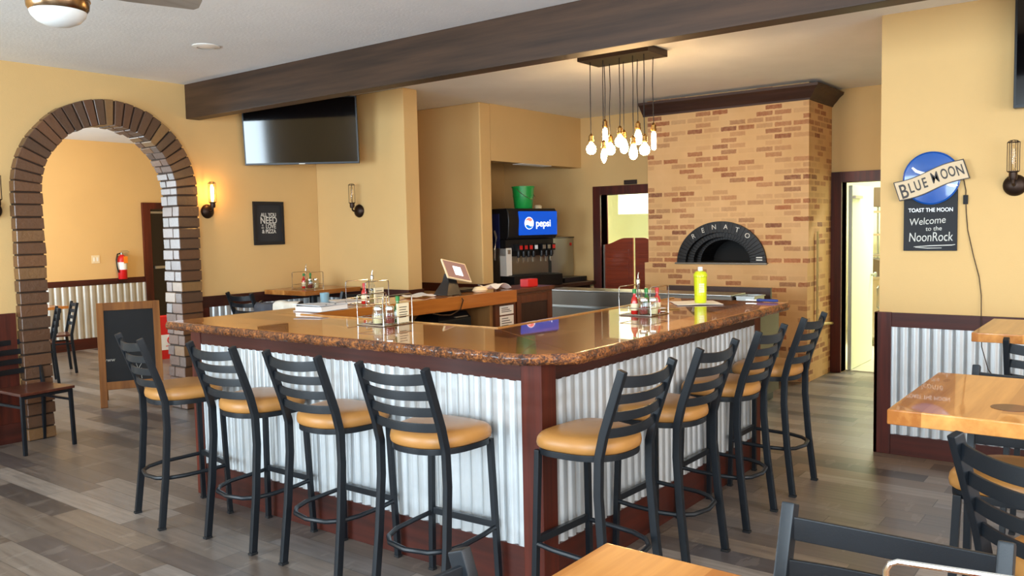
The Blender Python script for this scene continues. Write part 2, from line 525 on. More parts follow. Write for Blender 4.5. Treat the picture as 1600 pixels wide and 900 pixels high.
def wall_with_holes(name, axis, pos, thick, a0, a1, holes, mat='wall', z1=CZ):
    """holes: (a0, a1, z0, z1) along the wall"""
    b = MB()
    def put(p, q, zlo, zhi):
        if q - p < 1e-4 or zhi - zlo < 1e-4: return
        if axis == 'x': b.box(pos, pos + thick, p, q, zlo, zhi)
        else: b.box(p, q, pos, pos + thick, zlo, zhi)
    cur = a0
    for h in sorted(holes):
        put(cur, h[0], 0, z1)
        put(h[0], h[1], 0, h[2])
        put(h[0], h[1], h[3], z1)
        cur = h[1]
    put(cur, a1, 0, z1)
    return struct(b.build(name, mat, smooth=False))

WIN_L = [(-2.3, 1.8, 0.75, 2.75), (3.92, 6.8, 0.75, 2.6)]
WIN_F = [(-0.6, 4.4, 0.75, 2.75)]
wall_with_holes('wall_left', 'x', XL - 0.15, 0.15, YF, AY, WIN_L)
wall_with_holes('wall_front', 'y', YF - 0.15, 0.15, XL, XR + 0.13, WIN_F)
MB_ = MB().box(XR, XR + 0.13, YF, 1.515, 0, CZ)
struct(MB_.build('wall_right', 'wall', smooth=False))
struct(MB().box(XR + 0.13, XE + 0.15, 1.38, 1.515, 0, CZ).build('wall_passage', 'wall', smooth=False))
struct(MB().box(XB, 6.165, 5.846, AY, 0, CZ).build('wall_stub', 'wall', bevel=0.012, smooth=True))
# pier and header of the drinks niche
w = MB().box(7.21, 7.40, 5.913, AY, 0, CZ)
struct(w.build('wall_pier', 'wall', bevel=0.02, seg=3))
struct(MB().box(7.40, XE, 5.913, 6.10, 2.372, CZ).build('wall_header', 'wall', smooth=False))
DE = (4.75, 5.621, 0, 2.012)
DK = (1.75, 2.652, 0, 2.027)
wall_with_holes('wall_far', 'x', XE, 0.15, 1.38, AY, [DE, DK])

k = 0
for (wy0, wy1, z0, z1) in WIN_L:
    k += 1
    b = MB()
    n = 3
    for (p, q, lo, hi) in ((wy0, wy1, z0, z0 + 0.06), (wy0, wy1, z1 - 0.06, z1)):
        b.box(XL - 0.12, XL - 0.05, p, q, lo, hi)
    for i in range(n + 1):
        y = wy0 + (wy1 - wy0 - 0.06) * i / n
        b.box(XL - 0.12, XL - 0.05, y, y + 0.06, z0 + 0.06, z1 - 0.06)
    struct(b.build('window_%d' % k, 'trimy'))
b = MB()
x0, x1, z0, z1 = WIN_F[0]
b.box(x0, x1, YF - 0.12, YF - 0.05, z0, z0 + 0.06).box(x0, x1, YF - 0.12, YF - 0.05, z1 - 0.06, z1)
for i in range(5):
    x = x0 + (x1 - x0 - 0.06) * i / 4
    b.box(x, x + 0.06, YF - 0.12, YF - 0.05, z0 + 0.06, z1 - 0.06)
struct(b.build('window_3', 'trim'))

# back room beyond the arch
BY = 12.25
struct(MB().box(1.5, 8.5, BY, BY + 0.12, 0, CZ).build('wall_backroom', 'wall', smooth=False))
wall_with_holes('wall_backroom_left', 'x', 1.4, 0.12, AY + 0.12, BY, [(8.6, 12.0, 0.6, 2.4)])
struct(MB().box(8.4, 8.52, AY + 0.12, BY, 0, CZ).build('wall_backroom_right', 'wall', smooth=False))
b = MB()
b.box(1.41, 1.5, 8.6, 12.0, 0.6, 0.66).box(1.41, 1.5, 8.6, 12.0, 2.34, 2.4)
for y in (8.6, 9.7, 10.8, 11.94): b.box(1.41, 1.5, y, y + 0.06, 0.66, 2.34)
struct(b.build('window_4', 'trimy'))

# kitchen beyond the far wall
b = MB().box(9.4, 13, 1.0, 1.1, 0, CZ).box(9.4, 13, 6.9, 7.0, 0, CZ).box(12.9, 13, 1.1, 6.9, 0, CZ)
struct(b.build('wall_kitchen', 'kwall', smooth=False))
struct(MB().box(9.401, 12.9, 1.1, 6.9, 0.0, 0.006).build('floor_kitchen', 'kfloor', smooth=False))

# ------------------------------------------------------------------ corrugated panels and stained trim
def corrugated(name, p0, p1, z0, z1, out, mat='corr', pitch=0.068, depth=0.013, parent=None):
    p0 = Vector(p0); p1 = Vector(p1); out = Vector(out)
    L = (p1 - p0).length
    n = int(L / pitch * 10)
    b = MB()
    lo, hi = [], []
    for i in range(n + 1):
        s = L * i / n
        ph = (s / pitch) % 1.0
        v_ = abs(ph - 0.5) / 0.5            # 0 in the valley, 1 on the crest
        v_ = min(1.0, v_ / 0.62)
        h = depth * (0.5 - 0.5 * math.cos(PI * v_)) + depth * 0.12 * v_
        q = p0.lerp(p1, i / n) + out * (h + 0.004)
        lo.append(b.bm.verts.new((q.x, q.y, z0))); hi.append(b.bm.verts.new((q.x, q.y, z1)))
    for i in range(n):
        b.bm.faces.new((lo[i], lo[i + 1], hi[i + 1], hi[i]))
    o = b.build(name, mat, parent, angle=80)
    return o

tn = [0]
def trim(b, mat='trim', bevel=0.004):
    tn[0] += 1
    return struct(b.build('trim_%d' % tn[0], mat, bevel=bevel))

# wall with the arch: left of it
trim(MB().box(XL, 2.60, AY - 0.022, AY, 0.925, 1.03))
trim(MB().box(2.60, 2.885, AY - 0.026, AY, 0.16, 1.03), 'trimz')
struct(MB().box(XL, 2.885, AY - 0.024, AY, 0, 0.16).build('baseboard_back', 'trim', bevel=0.004))
struct(corrugated('wall_panel_back_left', (XL, AY - 0.003, 0), (2.60, AY - 0.003, 0), 0.16, 0.925, (0, -1, 0), 'corrw'))
# right of the arch
trim(MB().box(4.50, XB, AY - 0.022, AY, 0.925, 1.03))
trim(MB().box(4.50, 4.60, AY - 0.026, AY, 0.16, 0.925), 'trimz')
struct(MB().box(4.50, XB, AY - 0.024, AY, 0, 0.16).build('baseboard_corner', 'trim', bevel=0.004))
struct(corrugated('wall_panel_back_right', (4.60, AY - 0.003, 0), (XB, AY - 0.003, 0), 0.16, 0.925, (0, -1, 0)))
# stub wall
trim(MB().box(XB - 0.022, XB, 5.846, AY - 0.022, 0.925, 1.03), 'trimy')
trim(MB().box(XB - 0.022, 6.165, 5.824, 5.846, 0.925, 1.03))
struct(MB().box(XB - 0.022, XB, 5.846, AY - 0.024, 0, 0.16).build('baseboard_stub', 'trimy', bevel=0.004))
struct(corrugated('wall_panel_stub', (XB + 0.003, AY - 0.03, 0), (XB + 0.003, 5.85, 0), 0.16, 0.925, (-1, 0, 0)))
# pier by the drinks niche
trim(MB().box(7.188, 7.21, 5.891, AY, 0.91, 1.005), 'trimy')
trim(MB().box(7.188, 7.42, 5.891, 5.913, 0.91, 1.005))
# right wall
trim(MB().box(XR - 0.024, XR, YF, 1.43, 0.887, 0.985), 'trimy')
trim(MB().box(XR - 0.028, XR, 1.43, 1.54, 0.0, 0.987), 'trimz')
trim(MB().box(XR - 0.028, XR + 0.13, 1.515, 1.54, 0.0, 0.987), 'trimz')
struct(MB().box(XR - 0.026, XR, YF, 1.43, 0, 0.141).build('baseboard_right', 'trimy', bevel=0.004))
struct(corrugated('wall_panel_right', (XR + 0.002, 1.43, 0), (XR + 0.002, YF, 0), 0.141, 0.887, (-1, 0, 0)))
# back room
trim(MB().box(1.5, 6.80, BY - 0.022, BY, 0.915, 1.0))
struct(MB().box(1.5, 6.80, BY - 0.024, BY, 0, 0.16).build('baseboard_backroom', 'trim', bevel=0.004))
struct(corrugated('wall_panel_backroom', (1.5, BY - 0.003, 0), (6.80, BY - 0.003, 0), 0.16, 0.915, (0, -1, 0), 'corrw', 0.1, 0.02))

# door frames on the far wall
def door_frame(n, y0, y1, z1, wd=0.11):
    b = MB()
    b.box(XE - 0.025, XE + 0.17, y1, y1 + wd, 0, z1 + wd)
    b.box(XE - 0.025, XE + 0.17, y0 - wd, y0, 0, z1 + wd)
    b.box(XE - 0.025, XE + 0.17, y0, y1, z1, z1 + wd)
    struct(b.build('door_%d' % n, 'trimz', bevel=0.004))
door_frame(1, DE[0], DE[1], DE[3])
door_frame(2, DK[0], DK[1], DK[3])
# brown outer door at the end of the back room, dark glass and two metal rails
b = MB()
b.box(6.80, 6.92, BY - 0.05, BY, 0, 2.12).box(7.92, 8.04, BY - 0.05, BY, 0, 2.12).box(6.92, 7.92, BY - 0.05, BY, 2.02, 2.12)
d3 = struct(b.build('door_3', 'trimz', bevel=0.004))
MB().box(6.93, 7.91, BY - 0.03, BY - 0.005, 0.0, 2.015).build('door_leaf', 'doorglass', d3)
MB().box(6.93, 7.91, BY - 0.04, BY - 0.031, 1.955, 1.985).build('top_rail', 'aluminium', d3)
MB().box(6.95, 7.89, BY - 0.075, BY - 0.045, 1.11, 1.15).build('push_bar', 'aluminium', d3)

# the beam
struct(MB().box(4.46, 4.60, YF, AY, 2.685, CZ).build('ceiling_beam', 'beam', bevel=0.006))

# ------------------------------------------------------------------ brick arch
b = MB()
rnd = random.Random(3)
def brick(fr, split, y0=7.085, y1=7.355):
    """fr: four (x, z) corners of a course seen from the front; split: where the joint across the jamb falls"""
    cx_ = sum(p[0] for p in fr) / 4; cz_ = sum(p[1] for p in fr) / 4
    ym = y0 + (y1 - y0) * split
    j = 0.0045
    for (a, c) in ((y0 + rnd.uniform(-0.006, 0.006), ym - j), (ym + j, y1 + rnd.uniform(-0.005, 0.005))):
        sh = rnd.uniform(0.985, 1.01)
        pts = []
        for (x, z) in fr:
            dx, dz = x - cx_, z - cz_
            L = math.hypot(dx, dz)
            pts.append((cx_ + dx * sh * (1 - 0.004 / L) + rnd.uniform(-0.003, 0.003), cz_ + dz * (1 - 0.004 / L) + rnd.uniform(-0.002, 0.002)))
        b.rings([[(x, a, z) for x, z in pts], [(x, c, z) for x, z in pts]])
nc = 20
ch = ASZ / nc
for side in (-1, 1):
    for i in range(nc):
        xi, xo = AXC + side * ARI, AXC + side * ARO
        jog = rnd.uniform(-0.008, 0.008)
        z0, z1 = i * ch + 0.004, (i + 1) * ch - 0.004
        fr = [(xi + jog, z0), (xo + jog * 0.5, z0), (xo + jog * 0.5, z1), (xi + jog, z1)]
        brick(fr if side > 0 else fr[::-1], 0.62 if i % 2 else 0.38)
nv = 27
for i in range(nv):
    a0, a1 = PI * i / nv + 0.006, PI * (i + 1) / nv - 0.006
    jog = rnd.uniform(-0.01, 0.01)
    ri, ro = ARI + jog * 0.6, ARO + jog * 0.35
    fr = [(AXC + ri * math.cos(a0), ASZ + ri * math.sin(a0)), (AXC + ro * math.cos(a0), ASZ + ro * math.sin(a0)),
          (AXC + ro * math.cos(a1), ASZ + ro * math.sin(a1)), (AXC + ri * math.cos(a1), ASZ + ri * math.sin(a1))]
    brick(fr, 0.62 if i % 2 else 0.38)
arch = struct(b.build('trim_arch_bricks', 'archbrick', bevel=0.004, seg=1, smooth=False))
b = MB()
for side in (-1, 1):
    xs = sorted((AXC + side * (ARI + 0.014), AXC + side * (ARO - 0.012)))
    b.box(xs[0], xs[1], 7.10, 7.34, 0, ASZ)
for i in range(nv):
    a0, a1 = PI * i / nv, PI * (i + 1) / nv
    ri, ro = ARI + 0.014, ARO - 0.012
    pts = [(AXC + r_ * math.cos(a), ASZ + r_ * math.sin(a)) for r_, a in ((ri, a0), (ro, a0), (ro, a1), (ri, a1))]
    b.rings([[(x, 7.10, z) for x, z in pts], [(x, 7.34, z) for x, z in pts]])
struct(b.build('trim_arch_mortar', 'mortar', smooth=False))

# ------------------------------------------------------------------ brick pizza oven
ov = thing('pizza_oven', 'tall tan brick pizza oven with a black arched mouth', 'oven', (8.5, 3.65, 0))
def at(o, obj):
    """keep world placement of a mesh built in world coordinates under an unrotated thing"""
    obj.location = tuple(-v for v in o.location)
    return obj
OY0, OY1, OX, OB = 2.76, 4.55, 8.5, XE - 0.012
MC, MW, MH, MZ = 3.685, 0.498, 0.44, 1.20      # mouth: centre, half width, height, sill
b = MB()
b.box(OX, OB, OY0, MC - MW, MZ, 2.995)
b.box(OX, OB, MC + MW, OY1, MZ, 2.995)
n = 32
for i in range(n):
    t0, t1 = PI * i / n, PI * (i + 1) / n
    ya, yb = MC - MW * math.cos(t0), MC - MW * math.cos(t1)
    za, zb = MZ + MH * math.sin(t0), MZ + MH * math.sin(t1)
    b.rings([[(OX, ya, za), (OX, yb, zb), (OX, yb, 2.995), (OX, ya, 2.995)], [(OB, ya, za), (OB, yb, zb), (OB, yb, 2.995), (OB, ya, 2.995)]])
b.box(OX - 0.035, OB, OY0, OY1 + 0.03, 0, MZ)
at(ov, b.build('brick_body', 'oven', ov, smooth=False))
# metal arch, stepped inwards
b = MB()
def half_ring(b, w0, h0, w1, h1, x0, x1):
    for i in range(n):
        t0, t1 = PI * i / n, PI * (i + 1) / n
        q = []
        for (ww, hh, t) in ((w1, h1, t0), (w0, h0, t0), (w0, h0, t1), (w1, h1, t1)):
            q.append((MC - ww * math.cos(t), MZ + hh * math.sin(t)))
        b.rings([[(x0, y, z) for y, z in q], [(x1, y, z) for y, z in q]])
half_ring(b, MW + 0.004, MH + 0.004, 0.40, 0.325, OX - 0.03, OX + 0.05)
half_ring(b, 0.41, 0.333, 0.33, 0.275, OX + 0.02, OX + 0.12)
half_ring(b, 0.34, 0.283, 0.28, 0.245, OX + 0.10, OX + 0.45)
at(ov, b.build('mouth_arch', 'ovenmetal', ov, bevel=0.004))
b = MB().box(OX + 0.45, OX + 0.5, MC - 0.4, MC + 0.4, MZ, MZ + 0.4)
at(ov, b.build('chamber', 'soot', ov))
b = MB().box(OX - 0.05, OX + 0.44, MC - MW - 0.02, MC + MW + 0.02, MZ - 0.012, MZ + 0.006)
at(ov, b.build('sill', 'dsteel', ov, bevel=0.003))
let = 'RENATO'
for i, chh in enumerate(let):
    t = R(180 - (48 + i * (84 / 5.0)))      # left to right as seen from the bar
    y = MC - 0.445 * math.cos(PI - t) * -1
    y = MC - 0.452 * math.cos(t) * -1
    z = MZ + 0.385 * math.sin(t)
    # viewer's right is -y
    yy = MC - 0.452 * math.cos(t)
    mat = frame((OX - 0.031, MC - (0.452 * math.cos(t)), z), (0, -1, 0), (0, 0, 1)) @ Matrix.Rotation((t - PI / 2) * 0.55, 4, 'Z')
    o = text('letter', chh, 0.072, 'aluminium', None, ext=0.002)
    o.parent = ov
    o.matrix_basis = Matrix.Translation(-Vector(ov.location)) @ mat
for dz in (0.035, 0.06):
    b = MB().box(OX - 0.032, OX - 0.029, MC - MW + 0.035, MC - MW + 0.10, MZ + dz - 0.006, MZ + dz + 0.006)
    at(ov, b.build('maker_plate', 'aluminium', ov))
# crown moulding
prof = [(0.0, 2.822), (0.012, 2.822), (0.018, 2.84), (0.05, 2.872), (0.085, 2.915), (0.118, 2.94), (0.125, 2.965), (0.0, 2.965)]
b = MB()
rg = []
for (px, py, dx, dy) in ((OX, OY1 + 0.05, -1, 0), (OX, OY0, -1, -1), (OB, OY0, 0, -1)):
    rg.append([(px + dx * o_ , py + dy * o_, z) for o_, z in prof])
b.rings(rg)
at(ov, b.build('crown_moulding', 'crown', ov, smooth=False))
# painted gas pipe on the right flank
b = MB()
b.tube([(8.72, OY0 - 0.02, 1.52), (8.72, OY0 - 0.02, 0.56)], 0.012, 10)
b.tube([(8.56, OY0 - 0.03, 0.52), (8.72, OY0 - 0.022, 0.55), (9.0, OY0 - 0.022, 0.55), (9.22, OY0 - 0.02, 0.53)], 0.016, 10)
at(ov, b.build('gas_pipe', 'tape', ov))
# ------------------------------------------------------------------ the bar
BX, BYR = 2.923, 2.09          # outer faces of the left and right sides
bar = thing('bar', 'U-shaped bar clad in corrugated metal with dark red wood trim', 'bar', (BX + 0.2, BYR + 0.2, 0))
def W(o, ob): return at(o, ob)
W(bar, MB().box(BX + 0.012, 3.36, BYR + 0.012, 4.72, 0.005, 1.04).build('carcass', 'cab', bar, smooth=False))
W(bar, MB().box(3.36, 5.43, BYR + 0.012, 2.62, 0.005, 1.04).build('carcass', 'cab', bar, smooth=False))
ZC0, ZC1 = 0.205, 0.945
W(bar, corrugated('corrugated_panel', (BX + 0.012, 4.72, 0), (BX + 0.012, BYR + 0.1, 0), ZC0 - 0.004, ZC1 + 0.004, (-1, 0, 0), parent=bar))
W(bar, corrugated('corrugated_panel', (BX + 0.1, BYR + 0.012, 0), (5.35, BYR + 0.012, 0), ZC0 - 0.004, ZC1 + 0.004, (0, -1, 0), parent=bar))
W(bar, MB().box(BX - 0.012, BX + 0.10, BYR - 0.012, BYR + 0.10, 0.0, 1.04).build('corner_post', 'trimz', bar, bevel=0.006))
W(bar, MB().box(5.34, 5.445, BYR - 0.008, BYR + 0.10, 0.0, 1.04).build('end_post', 'trimz', bar, bevel=0.006))
W(bar, MB().box(BX - 0.012, BX + 0.10, 4.64, 4.74, 0.0, 1.04).build('end_post', 'trimz', bar, bevel=0.006))
W(bar, MB().box(BX - 0.006, BX + 0.012, BYR + 0.1, 4.64, ZC1, 1.04).build('apron', 'trimy', bar, bevel=0.003))
W(bar, MB().box(BX + 0.1, 5.34, BYR - 0.006, BYR + 0.012, ZC1, 1.04).build('apron', 'trim', bar, bevel=0.003))
W(bar, MB().box(BX - 0.008, BX + 0.012, BYR + 0.1, 4.64, 0.0, ZC0).build('kick_board', 'trimy', bar, bevel=0.003))
W(bar, MB().box(BX + 0.1, 5.34, BYR - 0.008, BYR + 0.012, 0.0, ZC0).build('kick_board', 'trim', bar, bevel=0.003))

# ------------------------------------------------------------------ countertop
CT, CB = 1.09, 1.044
LX, RY = 2.785, 1.905          # outer edges of left and right legs
IX, IY = 3.46, 2.76            # inner edges
ct = thing('bar_countertop', 'glossy epoxied plank countertop with bark edge around the bar', 'countertop', (3.1, 2.3, CB))
FARY, BIN = 4.80, 4.36         # back leg: outer and inner edge
ex, ey = 5.50, FARY
e_ = 0.012
W(ct, MB().prism([(LX + e_, RY + 0.18), (LX + 0.145, RY + e_), (IX, IY), (IX, FARY), (LX + e_, FARY)], CB, CT).build('left_slab', 'topy', ct, bevel=0.003))
W(ct, MB().prism([(LX + 0.145, RY + e_), (ex, RY + e_), (ex + 0.02, IY), (IX, IY)], CB, CT).build('right_slab', 'topx', ct, bevel=0.003))
W(ct, MB().prism([(IX, BIN), (5.74, BIN), (5.74, FARY), (IX, FARY)], CB, CT).build('back_slab', 'topx', ct, bevel=0.003))
# bark edge around the outside
path = []
def seg(a, b_, st=0.012):
    a = Vector(a); b_ = Vector(b_)
    m = max(1, int((b_ - a).length / st))
    for i in range(m): path.append(a.lerp(b_, i / m))
seg((LX + 0.02, FARY - 0.005), (LX + 0.02, RY + 0.19))
seg((LX + 0.02, RY + 0.19), (LX + 0.155, RY + 0.02))
seg((LX + 0.155, RY + 0.02), (ex - 0.02, RY + 0.02))
path.append(Vector((ex - 0.02, RY + 0.02)))
prof = [(-0.01, CT - 0.001), (0.016, CT - 0.001), (0.025, CT - 0.008), (0.029, CT - 0.018), (0.027, CT - 0.032), (0.016, CB - 0.002), (-0.01, CB - 0.004)]
b = MB()
rg = []
m = len(path)
for i, p in enumerate(path):
    t = path[min(i + 3, m - 1)] - path[max(i - 3, 0)]
    t.normalize()
    out = Vector((t.y, -t.x)) * 1.0
    # the path runs towards -y then +x: outside is on the right hand side
    out = Vector((-abs(t.y) if t.y else 0, -abs(t.x)))
    if out.length < 1e-4: out = Vector((-1, 0))
    out.normalize()
    ring = []
    for o_, z in prof:
        q = Vector((p.x + out.x * o_, p.y + out.y * o_, z))
        if o_ > 0.01 and z < CT - 0.002:
            d = noise.noise(q * 60) * 0.006 + noise.noise(q * 11) * 0.005 + noise.noise(q * 140) * 0.004
            q.x += out.x * d; q.y += out.y * d; q.z += noise.noise(q * 30 + Vector((5, 0, 0))) * 0.004
        ring.append(q)
    rg.append(ring)
b.rings(rg)
W(ct, b.build('bark_edge', 'bark', ct, angle=60))
# pale lip around the well and orange fascia of the back leg
b = MB()
b.bar([(IX + 0.006, BIN - 0.0, CT + 0.002), (IX + 0.006, IY - 0.006, CT + 0.002), (ex + 0.01, IY - 0.006, CT + 0.002)], 0.02, 0.008)
W(ct, b.build('inner_lip', 'lip', ct, bevel=0.002))
W(ct, MB().box(IX + 0.03, 5.74, BIN - 0.022, BIN, CT - 0.105, CT + 0.001).build('back_fascia', 'orange', ct, bevel=0.004))
W(ct, MB().box(IX, IX + 0.02, IY, BIN, CB - 0.03, CT - 0.01).build('inner_fascia', 'orange', ct, bevel=0.003))
W(ct, MB().box(IX, ex, IY, IY + 0.02, CB - 0.03, CT - 0.01).build('inner_fascia', 'orange', ct, bevel=0.003))

# ------------------------------------------------------------------ cabinet under the back leg
bc = thing('back_bar_cabinet', 'open plywood cabinet under the rear leg of the bar, dark door at its end', 'cabinet', (4.6, 4.6, 0))
W(bc, MB().box(3.36, 5.72, 4.70, 4.74, 0, CB - 0.002).build('back_panel', 'ply', bc))
W(bc, MB().box(5.44, 5.48, 4.40, 4.70, 0, CB - 0.002).build('divider', 'ply', bc))
W(bc, MB().box(3.42, 5.44, 4.45, 4.70, 0.77, 0.80).build('shelf', 'ply', bc))
W(bc, MB().box(5.48, 5.76, 4.37, 4.70, 0, CB - 0.002).build('side_panel', 'cab', bc, bevel=0.003))
b = MB().box(5.76, 6.36, 4.40, 4.74, 0, 1.05)
W(bc, b.build('end_unit', 'cab', bc, bevel=0.004))
W(bc, MB().box(5.742, 6.38, 4.385, 4.76, 1.052, 1.086).build('end_top', 'cab', bc, bevel=0.004))
b = MB().box(5.80, 5.86, 4.382, 4.40, 0.1, 1.03).box(6.26, 6.33, 4.382, 4.40, 0.1, 1.03).box(5.86, 6.26, 4.382, 4.40, 0.96, 1.03).box(5.86, 6.26, 4.382, 4.40, 0.1, 0.18)
d = W(bc, b.build('door', 'cab', bc, bevel=0.004))
MB().box(5.855, 6.265, 4.39, 4.399, 0.175, 0.965).build('door_panel', 'cabdark', d)

# things in and on the back leg
def note(loc, w_, h_, label, lines):
    t = thing('paper_note', label, 'paper', mat=frame(loc, (1, 0, 0), (0, 0, 1)))
    MB().box(-w_ / 2, w_ / 2, -h_ / 2, h_ / 2, 0.0, 0.0015).build('sheet', 'paper', t)
    b = MB()
    for i in range(lines):
        y = h_ / 2 - 0.02 - i * (h_ - 0.03) / lines
        b.box(-w_ * 0.38, w_ * (0.1 + 0.25 * ((i * 7) % 3) / 2), y - 0.003, y + 0.003, 0.0016, 0.0022)
    b.build('ruled_print', 'signdark', t)
    return t
note((5.63, 4.368, 0.925), 0.19, 0.075, 'upper white paper note taped to the dark cabinet post', 3)
note((5.63, 4.368, 0.79), 0.19, 0.17, 'larger white paper note taped below another on the cabinet post', 7)

p = thing('receipt_printer', 'black receipt printer on the shelf under the rear bar counter', 'printer', (5.05, 4.56, 0.80))
b = MB()
b.rings([[(-0.2, -0.12, 0), (0.2, -0.12, 0), (0.2, 0.14, 0), (-0.2, 0.14, 0)], [(-0.2, -0.12, 0.10), (0.2, -0.12, 0.10), (0.2, 0.14, 0.10), (-0.2, 0.14, 0.10)], [(-0.15, -0.07, 0.15), (0.2, -0.07, 0.15), (0.2, 0.12, 0.15), (-0.15, 0.12, 0.15)]])
b.build('housing', 'black', p, bevel=0.008)
MB().box(0.0, 0.15, -0.126, -0.06, 0.11, 0.118).build('paper_slot', 'aluminium', p)
MB().tube([(0.08, 0.0, 0.15), (0.04, -0.05, 0.18), (0.12, -0.06, 0.175), (0.19, 0, 0.20)], 0.004, 6).build('cable', 'ply', p)
c = thing('cable_coil', 'coil of dark wire hanging under the rear bar counter', 'cable', (4.42, 4.395, 0.96))
b = MB()
for j in range(3):
    pts = []
    for i in range(24):
        a = 2 * PI * i / 24
        pts.append((0.07 * math.cos(a) * (1 + 0.1 * j) + 0.012 * j, -0.012 + 0.008 * j, -0.09 + 0.09 * math.sin(a)))
    b.tube(pts, 0.0035, 6, closed=True, up=(0, 1, 0))
b.build('wire_loops', 'mattblack', c)
MB().box(-0.04, 0.05, 0.0, 0.03, -0.16, -0.02).build('plug_strip', 'white', c, bevel=0.004)
cc = MB().tube([(5.0, 4.42, 1.094), (5.02, 4.365, 1.10), (5.02, 4.325, 1.06), (4.98, 4.32, 0.99), (4.86, 4.32, 0.955), (4.75, 4.32, 0.965), (4.66, 4.325, 0.985)], 0.005, 6).build('tablet_lead', 'bronze')
tag(cc, 'dark brown cord looping from the tablet over the orange counter edge', 'cord')

# tablet on its stand
tb = thing('tablet_stand', 'point of sale tablet tilted on a black stand on the rear counter', 'tablet', (5.08, 4.52, CT + 0.001), R(-8))
b = MB()
b.rings([[(-0.10, -0.09, 0), (0.06, -0.09, 0), (0.06, 0.09, 0), (-0.10, 0.09, 0)], [(-0.09, -0.08, 0.02), (0.05, -0.08, 0.02), (0.05, 0.08, 0.02), (-0.09, 0.08, 0.02)],
         [(-0.045, -0.045, 0.11), (0.045, -0.045, 0.11), (0.045, 0.035, 0.11), (-0.045, 0.035, 0.11)], [(-0.03, -0.02, 0.17), (0.05, -0.02, 0.17), (0.05, 0.03, 0.17), (-0.03, 0.03, 0.17)]])
b.build('stand', 'black', tb, bevel=0.006)
tm = Matrix.Translation((0.06, -0.02, 0.19)) @ Matrix.Rotation(R(12), 4, 'Y') @ Matrix.Rotation(R(52), 4, 'X')
t_ = MB().cbox((0, 0, 0), (0.26, 0.19, 0.012)).build('tablet_body', 'cream', tb, bevel=0.004); t_.matrix_local = tm
s_ = MB().cbox((0, 0, 0.0065), (0.235, 0.165, 0.002)).build('screen', 'tablet', t_)
MB().cbox((0.01, -0.005, 0.008), (0.085, 0.09, 0.001)).build('window', 'tabletwin', t_)

def sheet(name, pts, label, cat, mat='paper', amp=0.004, z=CT + 0.002, n=8, thick=0.002, seed=0, group=None):
    """a slightly wavy sheet from four corners"""
    a, b_, c_, d_ = [Vector((q[0], q[1], 0)) for q in pts]
    cen = (a + b_ + c_ + d_) / 4
    bm = MB()
    top = [[None] * (n + 1) for _ in range(n + 1)]
    bot = [[None] * (n + 1) for _ in range(n + 1)]
    for i in range(n + 1):
        for j in range(n + 1):
            q = a.lerp(b_, i / n).lerp(d_.lerp(c_, i / n), j / n)
            h = amp * (noise.noise(Vector((q.x * 9 + seed, q.y * 9, 0))) + 0.6)
            h = max(h, 0)
            top[i][j] = bm.bm.verts.new((q.x - cen.x, q.y - cen.y, h + thick)); bot[i][j] = bm.bm.verts.new((q.x - cen.x, q.y - cen.y, h))
    for i in range(n):
        for j in range(n):
            bm.bm.faces.new((top[i][j], top[i + 1][j], top[i + 1][j + 1], top[i][j + 1]))
            bm.bm.faces.new((bot[i][j], bot[i][j + 1], bot[i + 1][j + 1], bot[i + 1][j]))
    for i in range(n):
        for g in (0, n):
            bm.bm.faces.new((top[i][g], top[i + 1][g], bot[i + 1][g], bot[i][g])); bm.bm.faces.new((top[g][i], top[g][i + 1], bot[g][i + 1], bot[g][i]))
    o = bm.build(name, mat)
    o.location = (cen.x, cen.y, z)
    return tag(o, label, cat, group)
sheet('paper_sheet', [(4.66, 4.56), (4.90, 4.50), (4.94, 4.70), (4.72, 4.74)], 'white sheet lying to the left of the tablet stand', 'paper', amp=0.02)
sheet('paper_sheet', [(5.46, 4.40), (5.72, 4.38), (5.735, 4.55), (5.5, 4.57)], 'crumpled white paper at the right end of the rear counter', 'paper', amp=0.05, seed=3)
bk = thing('tissue_pack', 'cream and white tissue bundle on the rear counter beside crumpled paper', 'napkins', (5.38, 4.45, CT + 0.001))
b = MB()
b.lathe([(0.0, 0), (0.06, 0.002), (0.075, 0.02), (0.05, 0.045), (0.0, 0.05)], n=14, mat=Matrix.Diagonal((1.1, 0.7, 1, 1)))
b.build('bundle', 'cream', bk)
m_ = MB().cbox((0, 0, 0.012), (0.36, 0.20, 0.024)).build('closed_folder', 'black', None, bevel=0.003)
m_.location = (5.36, 4.66, CT + 0.001)
tag(m_, 'black closed folder lying behind the tissue bundle on the rear counter', 'folder')
# binders and menus
def binder(loc, rz, sz, label, mat='binder', holes=False):
    t = thing('menu_binder', label, 'binder', loc, rz, 'binders on the rear counter')
    b = MB()
    b.cbox((0, 0, 0.004), (sz[0], sz[1], 0.004)); b.build('lower_cover', mat, t, bevel=0.001)
    MB().cbox((0.006, 0, 0.002 + sz[2] / 2), (sz[0] - 0.02, sz[1] - 0.012, sz[2] - 0.006)).build('pages', 'paper', t)
    u_ = MB()
    u_.rings([[(-sz[0] / 2, -sz[1] / 2, sz[2] + 0.006), (sz[0] / 2, -sz[1] / 2, sz[2]), (sz[0] / 2, sz[1] / 2, sz[2]), (-sz[0] / 2, sz[1] / 2, sz[2] + 0.012)],
              [(-sz[0] / 2, -sz[1] / 2, sz[2] + 0.009), (sz[0] / 2, -sz[1] / 2, sz[2] + 0.003), (sz[0] / 2, sz[1] / 2, sz[2] + 0.003), (-sz[0] / 2, sz[1] / 2, sz[2] + 0.015)]])
    u_.build('upper_cover', mat, t)
    if holes:
        b = MB()
        for x in (-0.05, 0.04): b.lathe([(0.006, 0), (0.006, 0.004)], (x, -sz[1] * 0.38, sz[2] + 0.006), 10)
        b.build('ring_hole', 'black', t)
    return t
